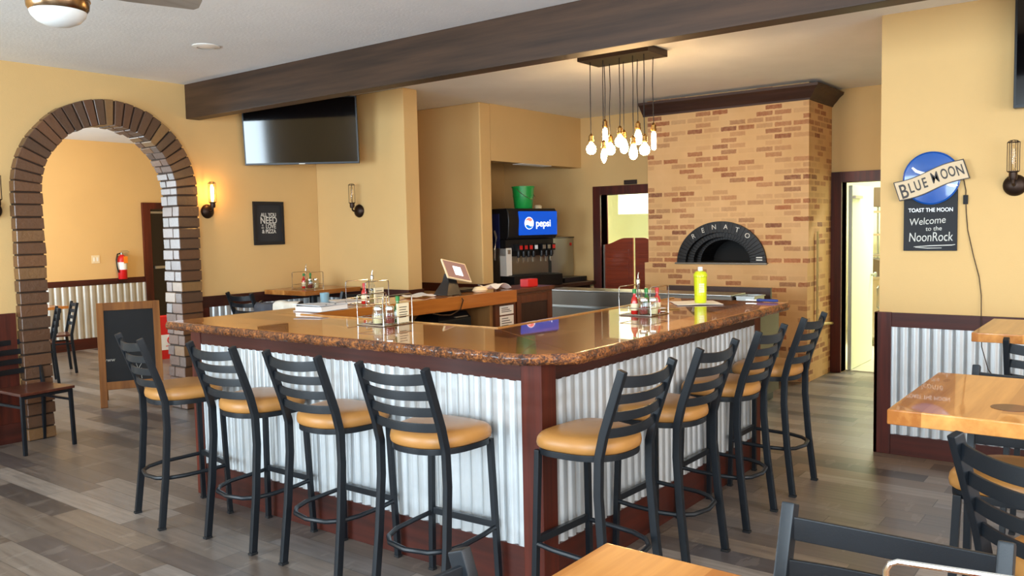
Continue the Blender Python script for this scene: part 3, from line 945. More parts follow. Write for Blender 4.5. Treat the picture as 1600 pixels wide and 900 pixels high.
binder((3.72, 4.47, CT + 0.001), R(8), (0.28, 0.24, 0.034), 'open white ring binder at the inner corner of the rear counter', holes=True)
binder((4.13, 4.715, CT + 0.001), R(0), (0.28, 0.15, 0.02), 'thin white folder behind the wire caddy on the rear counter', 'paper')

# ------------------------------------------------------------------ stainless prep table in front of the oven
pt = thing('prep_table', 'stainless steel prep table standing in front of the brick oven', 'prep table', (7.2, 3.8, 0))
W(pt, MB().box(6.92, 7.62, 2.74, 4.84, 0.08, 0.825).build('cabinet_body', 'dsteel', pt, bevel=0.006))
W(pt, MB().box(6.96, 7.58, 2.78, 4.80, 0.0, 0.08).build('plinth', 'black', pt))
W(pt, MB().box(6.90, 7.20, 2.9, 4.84, 0.83, 0.985).build('rear_hood', 'dsteel', pt, bevel=0.006))
W(pt, MB().box(6.89, 7.22, 2.9, 4.85, 0.986, 1.0).build('hood_lid', 'steelx', pt, bevel=0.004))
W(pt, MB().box(6.89, 7.66, 2.70, 4.85, 0.826, 0.85).build('worktop', 'steelx', pt, bevel=0.004))
tr = thing('sheet_pan', 'shallow steel pan at the right end of the prep table', 'pan', (7.08, 2.81, 1.0))
for s in ((6.98, 7.16, 2.72, 2.89),):
    b = MB().box(-0.12, 0.12, -0.09, 0.07, -0.148, -0.135).box(-0.12, -0.11, -0.09, 0.07, -0.135, -0.02).box(0.11, 0.12, -0.09, 0.07, -0.135, -0.02).box(-0.11, 0.11, -0.09, -0.08, -0.135, -0.02).box(-0.11, 0.11, 0.06, 0.07, -0.135, -0.02)
    b.build('pan_shell', 'steelx', tr, bevel=0.002)
    MB().bar([(-0.12, -0.09, -0.015), (0.12, -0.09, -0.015), (0.12, 0.07, -0.015), (-0.12, 0.07, -0.015)], 0.02, 0.008, closed=True).build('rim', 'steelx', tr)
bd = MB().box(7.56, 7.60, 2.80, 3.85, 0.851, 1.02).build('splash_board', 'cabdark', None, bevel=0.004)
tag(bd, 'dark brown board standing at the back of the prep table', 'board')
# two chrome tap tubes inside the bar
tp = thing('beer_tap_tubes', 'pair of thin chrome tubes rising behind the inner bar edge', 'tubes', (5.75, 3.75, 0))
b = MB()
for dy in (0, 0.045): b.tube([(0, dy, 0), (0, dy, 0.9)], 0.009, 8)
b.build('tubes', 'chrome', tp)
MB().lathe([(0.12, 0), (0.12, 0.015), (0.03, 0.03)], (0, 0.02, 0), 16).build('foot', 'chrome', tp)

# ------------------------------------------------------------------ drinks niche: back counter, soda machine, ice maker
nb = thing('drinks_counter', 'dark brown counter in the wall niche under the soda machine', 'counter', (8.4, 6.4, 0))
W(nb, MB().box(7.42, 9.235, 6.0, 7.16, 0.08, 0.88).build('cupboard', 'cabdark', nb))
W(nb, MB().box(7.41, 9.235, 5.70, 7.16, 0.88, 0.925).build('counter_slab', 'cabdark', nb, bevel=0.005))
W(nb, MB().box(7.46, 9.2, 6.05, 7.1, 0.0, 0.08).build('plinth', 'black', nb))
W(nb, MB().box(7.6, 7.66, 5.75, 6.0, 0.0, 0.88).box(9.1, 9.16, 5.75, 6.0, 0, 0.88).build('bracket', 'cabdark', nb))

SM = Matrix.Translation((8.12, 5.90, 0.926)) @ Matrix.Rotation(R(-11.5), 4, 'Z')
sm = thing('soda_dispenser', 'black and steel soda fountain with a lit blue sign in the niche', 'soda machine', mat=SM)
HW = 0.385
# x across, -y towards the bar
MB().box(-HW, HW, 0.14, 0.70, 0.0, 0.56).build('ice_chest', 'steel', sm, bevel=0.006)
MB().box(-HW + 0.09, HW, 0.125, 0.139, 0.14, 0.34).build('splash_plate', 'steel', sm)
MB().box(-HW, -HW + 0.085, 0.02, 0.139, 0.06, 0.46).build('key_column', 'white', sm, bevel=0.006)
MB().box(-HW + 0.02, -HW + 0.06, 0.012, 0.02, 0.39, 0.44).build('switch_plate', 'aluminium', sm)
b = MB()
prof = [(0.56, 0.13), (0.56, 0.0), (0.60, -0.03), (0.78, -0.045), (0.88, -0.03), (0.92, 0.0), (0.92, 0.70), (0.56, 0.70)]
b.rings([[(-HW - 0.01, y, z) for z, y in prof], [(HW + 0.01, y, z) for z, y in prof]])
b.build('top_hood', 'black', sm, bevel=0.012, seg=3)
MB().box(-HW - 0.02, -HW - 0.011, 0.12, 0.62, 0.46, 0.86).build('side_panel', 'navy', sm)
MB().box(-HW, HW, 0.03, 0.139, 0.36, 0.558).build('valve_housing', 'black', sm, bevel=0.006)
dt = MB().box(-HW - 0.005, HW + 0.005, -0.12, 0.139, 0.0, 0.135).build('drip_tray', 'black', sm, bevel=0.012)
MB().box(-HW + 0.03, HW - 0.03, -0.10, 0.12, 0.136, 0.14).build('grille', 'mattblack', dt)
for i, x in enumerate((-0.235, -0.155, -0.075, 0.005, 0.135, 0.215, 0.295)):
    v = MB()
    v.box(x - 0.028, x + 0.028, -0.07, 0.03, 0.42, 0.50)
    v.lathe([(0.016, 0.345), (0.02, 0.36), (0.022, 0.42)], (x, -0.025, 0), 12)
    vo = v.build('valve', 'black', sm, bevel=0.004)
    MB().box(x - 0.022, x + 0.022, -0.076, -0.0705, 0.44, 0.485).build('flavour_label', ('red', 'redcap', 'redbag', 'binder', 'aluminium', 'aluminium', 'redcap')[i], vo)
    MB().box(x - 0.011, x + 0.011, -0.02, -0.008, 0.29, 0.35).build('lever', 'aluminium', vo)
# lit front panel with the roundel and lettering
pn = MB().box(-0.235, HW - 0.01, -0.052, -0.03, 0.605, 0.885)
pno = pn.build('lit_sign', 'pepsiblue', sm, bevel=0.006)
PF = frame((-0.085, -0.054, 0.745), (1, 0, 0), (0, 0, 1))
def disc_part(name, mat, pts, z, parent=pno, F_=PF):
    b = MB().prism(pts, z, z + 0.001)
    o = b.build(name, mat, parent); o.matrix_basis = F_; return o
RR = 0.072
disc_part('roundel', 'pepsiwhite', [(RR * math.cos(2 * PI * i / 40), RR * math.sin(2 * PI * i / 40)) for i in range(40)], 0)
r_ = RR * 0.9
def band(a0, a1, curve):
    top = []
    for i in range(17):
        a = R(a0 + (a1 - a0) * i / 16); top.append((r_ * math.cos(a), r_ * math.sin(a)))
    s_ = []
    x0, y0 = top[-1]; x1, y1 = top[0]
    for i in range(1, 12):
        t = i / 12; s_.append((x0 + (x1 - x0) * t, y0 + (y1 - y0) * t + curve * math.sin(PI * 2 * t)))
    return top + s_
disc_part('roundel_red', 'pepsired', band(35, 165, 0.012), 0.0012)
disc_part('roundel_blue', 'pepsinavy', band(205, 335, -0.010), 0.0012)
t_ = text('lettering', 'pepsi', 0.118, 'pepsiwhite', pno, ext=0.0008, align='LEFT', bold=0.0015)
t_.matrix_basis = frame((0.022, -0.054, 0.74), (1, 0, 0), (0, 0, 1))
hz = MB().tube([(-HW - 0.03, 0.2, 0.32), (-HW - 0.05, 0.17, 0.45), (-HW - 0.04, 0.15, 0.58), (-HW - 0.02, 0.2, 0.66)], 0.014, 8).build('hose', 'aluminium', sm)

im = thing('ice_maker', 'stainless steel box to the right of the soda fountain', 'ice maker', (8.9, 6.25, 0.926))
MB().box(-0.215, 0.29, -0.24, 0.5, 0.03, 0.55).build('case', 'steel', im, bevel=0.006)
MB().box(-0.22, 0.295, -0.25, 0.5, 0.551, 0.566).build('lid', 'dsteel', im, bevel=0.003)
MB().box(-0.22, 0.29, -0.44, -0.245, 0.0, 0.06).build('drip_shelf', 'black', im, bevel=0.006)
MB().lathe([(0.02, 0), (0.02, 0.008)], n=14, mat=Matrix.Translation((0.22, -0.24, 0.47)) @ Matrix.Rotation(R(90), 4, 'X')).build('button', 'redcap', im)
bu = thing('bucket', 'green plastic bucket standing on top of the soda fountain', 'bucket', (8.13, 6.02, 0.926 + 0.921))
b = MB().lathe([(0.0, 0.0), (0.105, 0.0), (0.108, 0.004), (0.122, 0.14), (0.126, 0.142), (0.126, 0.16), (0.124, 0.162), (0.131, 0.245), (0.138, 0.246), (0.138, 0.262), (0.128, 0.263), (0.126, 0.25), (0.102, 0.012), (0, 0.01)], n=28, cap=False)
b.build('shell', 'bucket', bu)
pts = [(0.136 * math.cos(a), -0.136 * math.sin(a) * 1.02, 0.235 - 0.13 * math.sin(a)) for a in [PI * i / 14 for i in range(15)]]
MB().tube(pts, 0.003, 6).build('bail_handle', 'chrome', bu)
ww = thing('cup_lid_stack', 'small white lid stack beside the green bucket on the soda fountain', 'lids', (8.40, 6.0, 0.926 + 0.921))
MB().lathe([(0.0, 0), (0.045, 0), (0.05, 0.03), (0.03, 0.045), (0, 0.046)], n=16).build('lids', 'cream', ww)
pc = thing('cup_stack', 'stack of white paper cups on the ice maker', 'cups', (8.75, 6.12, 0.926 + 0.567))
b = MB()
b.lathe([(0.0, 0.0), (0.034, 0.0), (0.044, 0.13)] + [q for i in range(8) for q in ((0.048, 0.131 + i * 0.014), (0.044, 0.137 + i * 0.014))] + [(0.0, 0.245)], n=18)
b.build('cups', 'paper', pc)
rb = MB().cbox((0, 0, 0.035), (0.15, 0.09, 0.07)).build('red_tub', 'red', None, bevel=0.006)
rb.location = (8.41, 5.735, 0.927)
rb.location = (6.14, 4.50, 1.087)
tag(rb, 'small red tub on the end of the rear counter before the soda fountain', 'tub')
# vent in the header soffit
v = thing('air_vent', 'white louvred vent under the header of the drinks niche', 'vent', (8.3, 6.0, 2.372))
b = MB().bar([(-0.3, -0.06, -0.004), (0.3, -0.06, -0.004), (0.3, 0.06, -0.004), (-0.3, 0.06, -0.004)], 0.02, 0.008, closed=True)
b.build('frame', 'white', v)
b = MB()
for i in range(5): b.box(-0.29, 0.29, -0.045 + i * 0.021, -0.035 + i * 0.021, -0.006, -0.002)
b.build('slats', 'white', v)

# ------------------------------------------------------------------ saloon doors, plaque, kitchen
def saloon(y0, y1, high_at_y0, label):
    t = thing('saloon_door', label, 'door', (XE + 0.07, (y0 + y1) / 2, 0.0), group=None)
    L = y1 - y0
    def top(s):                     # s 0..1 from y0 to y1
        q = s if high_at_y0 else 1 - s
        return 1.465 - 0.08 * (0.5 - 0.5 * math.cos(PI * min(1, max(0, (q - 0.25) / 0.75))))
    b = MB()
    n = 20
    lo = [(y0 - (y0 + y1) / 2 + L * i / n, 0.35) for i in range(n + 1)]
    hi = [(y0 - (y0 + y1) / 2 + L * i / n, top(i / n)) for i in range(n + 1)]
    for i in range(n):
        q = [lo[i], lo[i + 1], hi[i + 1], hi[i]]
        b.rings([[(-0.012, y, z) for y, z in q], [(0.012, y, z) for y, z in q]])
    b.build('panel', 'saloon', t)
    b = MB()
    for i in range(16):
        z = 0.45 + i * 0.055
        b.box(-0.02, -0.012, -L / 2 + 0.06, L / 2 - 0.03, z, z + 0.045)
    b.build('slats', 'saloon', t, bevel=0.004)
    MB().box(-0.03, 0.03, (L / 2 if high_at_y0 else -L / 2 - 0.014) , (L / 2 + 0.014 if high_at_y0 else -L / 2), 0.40, 1.38).build('hinge_rail', 'aluminium', t)
ym = (DE[0] + DE[1]) / 2
saloon(ym + 0.015, DE[1] - 0.016, True, 'left leaf of the red-brown wavy saloon doors in the kitchen doorway')
saloon(DE[0] + 0.016, ym - 0.015, False, 'right leaf of the red-brown saloon doors, partly behind the oven')
pq = thing('door_plaque', 'small dark plaque above the kitchen doorway with saloon doors', 'plaque', mat=frame((XE - 0.001, 5.19, 2.155), (0, -1, 0), (0, 0, 1)))
MB().box(-0.09, 0.09, -0.028, 0.028, 0, 0.012).build('board', 'signdark', pq, bevel=0.003)
b = MB()
for i in range(6): b.box(-0.066 + i * 0.023, -0.050 + i * 0.023, -0.009, 0.009, 0.0121, 0.0128)
b.build('worn_lettering', 'crown', pq)

hd = thing('extractor_hood', 'steel extractor hood seen through the saloon doorway', 'hood', (11.0, 5.35, 1.78))
b = MB()
b.rings([[(-0.5, -1.2, 0.0), (0.6, -1.2, 0.0), (0.6, 0.75, 0.0), (-0.5, 0.75, 0.0)], [(-0.5, -1.2, 0.1), (0.6, -1.2, 0.1), (0.6, 0.75, 0.1), (-0.5, 0.75, 0.1)], [(-0.48, -1.2, 0.6), (0.6, -1.2, 0.6), (0.6, 0.75, 0.6), (-0.48, 0.75, 0.6)], [(-0.3, -1.2, 1.21), (0.6, -1.2, 1.21), (0.6, 0.75, 1.21), (-0.3, 0.75, 1.21)]])
b.build('canopy', 'hoodwhite', hd, bevel=0.004)
nz = MB().tube([(-0.3, -0.35, 0.0), (-0.3, -0.35, -0.12)], 0.014, 8).lathe([(0.03, 0), (0.04, 0.03), (0.0, 0.05)], (-0.3, -0.35, -0.16), 12)
nz.build('sprinkler_nozzle', 'brass', hd)

shv = thing('wire_shelving', 'steel shelving unit with dishes seen through the right doorway', 'shelves', (11.9, 2.55, 0))
b = MB()
for x in (-0.2, 0.2):
    for y in (-0.75, 0.45): b.tube([(x, y, 0.9), (x, y, 2.05)], 0.014, 8)
b.build('post', 'steel', shv)
for z in (1.15, 1.42, 1.72):
    MB().box(-0.22, 0.22, -0.77, 0.47, z, z + 0.025).build('shelf', 'steelx', shv)
MB().box(-0.2, 0.2, -0.75, 0.45, 1.80, 2.05).build('top_bin', 'dsteel', shv, bevel=0.004)
fr = thing('undercounter_fridge', 'stainless counter fridge standing beyond the right doorway', 'fridge', (11.75, 2.5, 0))
MB().box(-0.4, 0.4, -0.8, 0.46, 0.12, 0.87).build('body', 'steel', fr, bevel=0.006)
MB().box(-0.42, 0.42, -0.82, 0.48, 0.871, 0.90).build('worktop', 'steelx', fr, bevel=0.003)
for y in (-0.74, 0.40):
    b = MB().lathe([(0.04, -0.012), (0.05, 0), (0.04, 0.012)], n=16, mat=Matrix.Translation((-0.33, y, 0.05)) @ Matrix.Rotation(R(90), 4, 'X')).box(-0.35, -0.31, y - 0.012, y + 0.012, 0.06, 0.12)
    b.build('caster', 'black', fr)
MB().tube([(-0.41, 0.30, 0.5), (-0.45, 0.30, 0.52), (-0.45, 0.30, 0.76), (-0.41, 0.30, 0.78)], 0.01, 8).build('handle', 'steel', fr)
gb = thing('steel_bin', 'dark grey steel bin on the fridge worktop beyond the right doorway', 'bin', (11.52, 2.88, 0.90))
MB().rings([[(-0.1, -0.1, 0), (0.1, -0.1, 0), (0.1, 0.1, 0), (-0.1, 0.1, 0)], [(-0.12, -0.12, 0.2), (0.12, -0.12, 0.2), (0.12, 0.12, 0.26), (-0.12, 0.12, 0.26)]]).build('shell', 'dsteel', gb, bevel=0.004)
# kitchen door standing open behind the right doorway
kd = thing('kitchen_door', 'pale door leaf standing open in the right kitchen doorway', 'door', (9.42, 2.64, 0))
MB().box(0, 0.85, -0.045, -0.005, 0.01, 2.0).build('leaf', 'kwall', kd, bevel=0.003)
MB().lathe([(0.015, 0), (0.015, 0.03), (0.03, 0.035), (0.03, 0.055), (0.0, 0.06)], n=14, mat=Matrix.Translation((0.78, -0.045, 1.0)) @ Matrix.Rotation(R(90), 4, 'X')).build('knob', 'steel', kd)
MB().box(0.02, 0.30, -0.075, -0.046, 1.86, 1.89).build('door_closer', 'aluminium', kd)
for i, (x, y) in enumerate(((9.86, 5.2), (11.0, 2.2))):
    fl = thing('fluorescent_light', ['fluorescent ceiling fixture above the saloon doorway kitchen', 'fluorescent ceiling fixture above the wire shelving'][i], 'ceiling light', (x, y, CZ))
    MB().box(-0.31, 0.31, -0.62, 0.62, -0.06, 0).build('housing', 'white', fl, bevel=0.004)
    MB().box(-0.27, 0.27, -0.58, 0.58, -0.072, -0.0605).build('diffuser', 'lampwhite', fl)
# ------------------------------------------------------------------ bar stools
def post_x(z):
    """rear upright: foot, knee at the seat, leaning top (local x, forward is +x)"""
    P_ = [(0.0, -0.205), (0.30, -0.168), (0.55, -0.148), (0.70, -0.150), (0.80, -0.175), (1.065, -0.268)]
    for (z0, x0), (z1, x1) in zip(P_, P_[1:]):
        if z <= z1: return x0 + (x1 - x0) * (z - z0) / (z1 - z0)
    return P_[-1][1]

def make_stool(loc, rz, label):
    t = thing('bar_stool', label, 'bar stool', loc, rz, 'black ladder-back bar stools with tan seats')
    # seat pad
    def outline(k, dz=0):
        pts = []
        for i in range(40):
            a = 2 * PI * i / 40
            ca, sa = math.cos(a), math.sin(a)
            p = 3.6 if ca > 0 else 2.4
            r = (abs(ca) ** p + abs(sa) ** p) ** (-1 / p)
            x = 0.195 * r * ca * k + 0.01
            wdt = 0.205 + 0.022 * (x / 0.2)
            pts.append((x, wdt * r * sa * k))
        return pts
    b = MB()
    b.rings([[(x, y, z) for x, y in outline(k)] for k, z in ((0.93, 0.698), (0.985, 0.706), (1.0, 0.722), (0.985, 0.742), (0.93, 0.757), (0.80, 0.766), (0.5, 0.770), (0.2, 0.771))])
    b.build('seat', 'tan', t, angle=60)
    b = MB()
    b.rings([[(x, y, z) for x, y in outline(k)] for k, z in ((0.90, 0.672), (0.95, 0.672), (0.95, 0.698), (0.90, 0.698))])
    b.build('seat_frame', 'blackm', t, bevel=0.002)
    for s in (-1, 1):
        pts = [(post_x(z), s * (0.198 - 0.012 * min(z, 0.7) / 0.7), z) for z in (0.012, 0.15, 0.30, 0.42, 0.55, 0.63, 0.70, 0.75, 0.80, 0.87, 0.95, 1.063)]
        b = MB().bar(pts, 0.026, 0.036, up=(1, 0, 0))
        x = pts[-1][0]
        o = b.build('rear_leg', 'blackm', t, bevel=0.005)
        MB().cbox((post_x(0.0), s * 0.198, 0.006), (0.04, 0.03, 0.012)).build('foot_cap', 'mattblack', o, bevel=0.002)
        b = MB().bar([(0.184, s * 0.198, 0.012), (0.172, s * 0.172, 0.685)], 0.026, 0.026, up=(1, 0, 0))
        o = b.build('front_leg', 'blackm', t, bevel=0.003)
        MB().cbox((0.184, s * 0.198, 0.006), (0.03, 0.03, 0.012)).build('foot_cap', 'mattblack', o, bevel=0.002)
    for zc, h in ((1.018, 0.046), (0.945, 0.038), (0.873, 0.038), (0.803, 0.038)):
        b = MB()
        pts = []
        for i in range(13):
            y = -0.178 + 0.356 * i / 12
            bow = 0.034 * (1 - (y / 0.178) ** 2)
            pts.append((post_x(zc) - bow, y, zc - (0.012 if zc > 1 else 0.006) * (1 - (y / 0.178) ** 2)))
        b.bar(pts, 0.010, h)
        b.build('slat', 'blackm', t, bevel=0.0025)
    # foot ring and front foot bar
    zf = 0.275
    yf = 0.188
    pts = [(0.185, -yf, zf + 0.01), (0.08, -0.195, zf + 0.004), (-0.06, -0.192, zf), (-0.14, -0.165, zf - 0.004), (-0.19, -0.11, zf - 0.006), (-0.212, 0, zf - 0.007)]
    pts = pts + [(x, -y, z) for x, y, z in reversed(pts[:-1])]
    MB().tube(pts, 0.0115, 8).build('foot_ring', 'blackm', t)
    MB().bar([(0.182, -yf, zf + 0.02), (0.182, yf, zf + 0.02)], 0.022, 0.032).build('foot_bar', 'blackm', t, bevel=0.003)
    return t
S0 = make_stool((2.655, 4.46, 0), R(-11), 'leftmost bar stool at the corrugated left side, nearest the brick arch')
index_kids()
def stool(x, y, rz, label):
    return dup(S0, loc=(x, y, 0), rotz=R(rz), label=label)
stool(2.692, 3.78, 0, 'second bar stool from the left along the left side of the bar')
stool(2.700, 3.15, 0, 'third bar stool from the left along the left side of the bar')
stool(2.690, 2.50, 2, 'bar stool nearest the bar corner on its left side, seat fully seen')
stool(2.99, 1.860, 86, 'bar stool nearest the bar corner on its right side')
stool(3.667, 1.865, 88, 'second bar stool from the corner along the right side of the bar')
stool(4.36, 1.870, 90, 'third bar stool from the corner along the right side of the bar')
stool(5.06, 1.870, 90, 'farthest bar stool on the right side, in front of the brick oven')
# stools at the high tables
stool(1.36, 0.375, 180, 'foreground stool whose blue-lit backrest crosses the lower right of the photo')
stool(0.885, 0.68, -90, 'foreground stool at the bottom edge, only a rounded backrest post showing')
stool(2.52, 0.10, -32, 'stool with four rungs at the near end of the right-hand high table')
stool(3.30, 0.34, 180, 'stool behind the near right-hand table, just the backrest top showing')
stool(4.70, 0.35, 0, 'stool in front of the farther right-hand table against the corrugated wall')
stool(5.42, 6.24, 90, 'stool pushed under the corner table below the wall television')
stool(5.00, 6.86, 0, 'stool at the left side of the corner table by the framed slogan')
stool(4.52, 5.72, 20, 'stool behind the bar draped with white and grey cloths')

# ------------------------------------------------------------------ high tables
def high_table(x0, x1, y0, y1, label, mat='table', T=1.05, tilt=0.0):
    cx_, cy_ = (x0 + x1) / 2, (y0 + y1) / 2
    t = thing('high_table', label, 'table', (cx_, cy_, 0), 0, 'high pine tables with black pedestals')
    hx, hy = (x1 - x0) / 2, (y1 - y0) / 2
    top = MB().box(-hx, hx, -hy, hy, -0.046, 0).build('tabletop', mat, t, bevel=0.005, seg=3)
    top.matrix_basis = Matrix.Translation((0, 0, T)) @ Matrix.Rotation(R(tilt), 4, Vector((math.cos(R(127)), math.sin(R(127)), 0)))
    MB().tube([(0, 0, 0.03), (0, 0, T - 0.06)], 0.04, 16).build('pedestal', 'blackm', t)
    MB().box(-0.24, 0.24, -0.04, 0.04, T - 0.074, T - 0.0545).box(-0.04, 0.04, -0.24, 0.24, T - 0.0745, T - 0.055).build('top_plate', 'blackm', t)
    b = MB().lathe([(0.0, 0), (0.24, 0), (0.24, 0.01), (0.08, 0.03), (0.05, 0.05), (0, 0.05)], n=32)
    b.build('base', 'blackm', t)
    return t
high_table(0.50, 1.27, -0.02, 0.77, 'golden pine table in the foreground, its corner at the bottom edge')
high_table(2.665, 3.42, -0.32, 0.63, 'golden pine high table at the right edge, a dark stain ring on it')
high_table(4.70, 5.42, -0.1, 0.72, 'pine high table farther back, against the corrugated right wall')
high_table(5.22, 5.935, 6.50, 7.135, 'wooden high table in the corner under the wall television')
# dark round stain on the right-hand table
stn = MB().lathe([(0.0, 0.0), (0.055, 0.0), (0.055, 0.0006), (0, 0.0006)], n=24).build('water_stain', 'seatwood')

# ------------------------------------------------------------------ condiments
def caddy(loc, rz, label, w_=0.225, d_=0.205, h=0.168):
    t = thing('condiment_caddy', label, 'caddy', loc, rz, 'wire condiment caddies')
    r = 0.0032
    loop = [(-w_ / 2, -d_ / 2, r), (w_ / 2, -d_ / 2, r), (w_ / 2, d_ / 2, r), (-w_ / 2, d_ / 2, r)]
    b = MB().tube(loop, r, 6, closed=True)
    for i in range(1, 6): b.tube([(-w_ / 2 + w_ * i / 6, -d_ / 2, r), (-w_ / 2 + w_ * i / 6, d_ / 2, r)], 0.002, 6)
    b.tube([(x, y, 0.045) for x, y, z in loop], r * 0.8, 6, closed=True)
    for x, y, z in loop: b.tube([(x, y, r), (x, y, 0.046)], 0.002, 6)
    b.tube([(0, -d_ / 2, r), (0, -d_ / 2, 0.046)], 0.002, 6).tube([(0, d_ / 2, r), (0, d_ / 2, 0.046)], 0.002, 6)
    b.build('basket', 'chrome', t)
    for s in (-1, 1):
        y = s * d_ / 2
        b = MB().tube([(-w_ / 2, y, r), (-w_ / 2, y, h - 0.012), (-w_ / 2 + 0.004, y, h - 0.004), (-w_ / 2 + 0.012, y, h), (w_ / 2 - 0.012, y, h), (w_ / 2 - 0.004, y, h - 0.004), (w_ / 2, y, h - 0.012), (w_ / 2, y, r)], 0.0036, 8)
        b.build('handle', 'chrome', t)
    return t

def hot_sauce(loc, label, body, cap, lab='cream'):
    t = thing('sauce_bottle', label, 'sauce bottle', loc, random.uniform(0, 3), 'hot sauce bottles')
    MB().lathe([(0.0, 0), (0.019, 0), (0.021, 0.004), (0.021, 0.075), (0.017, 0.092), (0.009, 0.105), (0.0085, 0.125), (0, 0.126)], n=18).build('bottle', body, t)
    MB().lathe([(0.0, 0.122), (0.0115, 0.122), (0.0115, 0.148), (0.0, 0.15)], n=14).build('cap', cap, t)
    MB().lathe([(0.0214, 0.022), (0.0218, 0.022), (0.0218, 0.062), (0.0214, 0.062)], n=18, cap=False).build('label_band', lab, t)
    return t

def shaker(loc, label, fill):
    t = thing('spice_shaker', label, 'shaker', loc, 0, 'glass spice shakers')
    MB().lathe([(0.0, 0), (0.027, 0), (0.030, 0.006), (0.030, 0.062), (0.024, 0.078), (0.0, 0.079)], n=20).build('jar', 'glass', t)
    MB().lathe([(0.0, 0.003), (0.026, 0.004), (0.0265, 0.045), (0.0, 0.047)], n=20).build('contents', fill, t)
    MB().lathe([(0.0, 0.078), (0.026, 0.078), (0.027, 0.09), (0.022, 0.099), (0.0, 0.102)], n=20).build('lid', 'chrome', t)
    return t

def oil_bottle(loc, label):
    t = thing('oil_bottle', label, 'oil bottle', loc, 0, 'oil bottles with steel pourers')
    MB().lathe([(0.0, 0), (0.024, 0), (0.026, 0.005), (0.026, 0.10), (0.020, 0.125), (0.010, 0.145), (0.0095, 0.175), (0.0, 0.176)], n=18).build('bottle', 'glass', t)
    MB().lathe([(0.0, 0.004), (0.022, 0.005), (0.022, 0.085), (0.0, 0.086)], n=18).build('oil', 'oil', t)
    b = MB().lathe([(0.0, 0.172), (0.0125, 0.172), (0.013, 0.195), (0.006, 0.203), (0.004, 0.205), (0, 0.206)], n=14)
    b.tube([(0, 0, 0.2), (0.001, 0, 0.22), (0.008, 0, 0.238)], 0.0038, 8)
    b.build('pourer', 'chrome', t)
    return t

def card_holder(loc, rz, label):
    t = thing('table_card', label, 'card', loc, rz, 'cream table cards')
    MB().box(-0.045, 0.045, -0.006, 0.006, 0, 0.11).build('card', 'cream', t, bevel=0.002)
    b = MB()
    for i in range(5): b.box(-0.033, 0.02 + 0.006 * (i % 3), -0.0072, -0.0061, 0.03 + i * 0.014, 0.034 + i * 0.014)
    b.build('print_lines', 'signdark', t)
    return t

def place_caddy(x, y, z, deg, where, items, label):
    z += 0.001
    caddy((x, y, z), R(deg), label)
    Rm = Matrix.Rotation(R(deg), 3, 'Z')
    zi = z + 0.0066
    for kind, lx, ly in items:
        p = Rm @ Vector((lx, ly, 0)) + Vector((x, y, zi))
        if kind == 'red': hot_sauce(p, 'red hot sauce bottle with green cap ' + where, 'redsauce', 'greencap')
        elif kind == 'green': hot_sauce(p, 'green pepper sauce bottle ' + where, 'greenglass', 'greencap', 'signwhite')
        elif kind == 'redcap': hot_sauce(p, 'red topped hot sauce bottle ' + where, 'redsauce', 'redcap')
        elif kind == 'pepper': shaker(p, 'glass shaker of red pepper flakes ' + where, 'pepper')
        elif kind == 'cheese': shaker(p, 'glass shaker of pale grated cheese ' + where, 'cheese')
        elif kind == 'salt': shaker(p, 'glass shaker of white salt ' + where, 'salt')
        elif kind == 'oil': oil_bottle(p, 'tall clear oil bottle with pourer ' + where)
        elif kind == 'card': card_holder(p, R(deg), 'cream card standing ' + where)
place_caddy(3.325, 3.45, CT, 0, 'in the caddy left of the well', [('cheese', -0.055, 0.0), ('pepper', -0.012, -0.052), ('green', 0.055, -0.048), ('card', 0.06, -0.082), ('salt', 0.01, 0.055)], 'chrome wire caddy on the left side of the bar, beside the well')
place_caddy(4.20, 4.53, CT, 0, 'in the caddy on the rear counter', [('redcap', -0.06, -0.03), ('oil', 0.03, -0.02), ('card', 0.04, -0.075)], 'chrome wire caddy on the rear counter in front of a white folder')
place_caddy(4.42, 2.40, CT, 0, 'in the caddy before the oven', [('red', -0.06, 0.03), ('pepper', -0.06, -0.03), ('cheese', -0.03, -0.078), ('green', 0.02, -0.005), ('oil', 0.04, 0.06), ('redcap', 0.07, -0.05)], 'chrome wire caddy on the right side of the bar before the oven')
place_caddy(5.50, 6.80, 1.05, 0, 'on the corner table', [('red', -0.05, 0.0), ('pepper', -0.02, -0.06), ('cheese', 0.045, -0.07), ('green', 0.03, -0.005), ('oil', 0.03, 0.06)], 'chrome wire caddy on the corner table under the television')
caddy((0.985, 0.12, 1.051), R(100), d_=0.12, label='chrome caddy handle at the bottom right corner of the photo, on the near table', h=0.168)
hot_sauce((0.985, 0.12, 1.0576), 'sauce bottle in the caddy on the foreground table', 'redsauce', 'redcap')
stn.location = (2.87, 0.33, 1.0503)
tag(stn, 'dark round water stain on the right-hand pine table', 'stain')
stn['kind'] = 'thing'

# bar top items
sh = thing('shaker_bottle', 'lime yellow shaker bottle on the bar before the oven mouth', 'bottle', (5.20, 2.40, CT + 0.006))
MB().lathe([(0.0, 0), (0.036, 0), (0.039, 0.006), (0.040, 0.06), (0.043, 0.16), (0.044, 0.172), (0, 0.173)], n=26).build('cup', 'lime', sh)
MB().lathe([(0.0, 0.1735), (0.0455, 0.1735), (0.0455, 0.188), (0.035, 0.206), (0.02, 0.212), (0.0, 0.214)], n=26).build('lid', 'lime', sh)
MB().lathe([(0.0, 0.21), (0.014, 0.21), (0.017, 0.216), (0.016, 0.238), (0.0, 0.24)], n=18).build('cap', 'white', sh)
o = text('printed_mark', 'IIIII', 0.05, 'signwhite', sh, ext=0.0005)
o.matrix_basis = frame((-0.034, -0.0265, 0.10), (0.61, -0.79, 0), (0.0, 0.0, 1)) @ Matrix.Rotation(R(90), 4, 'Z')
o.name = 'printed_mark'
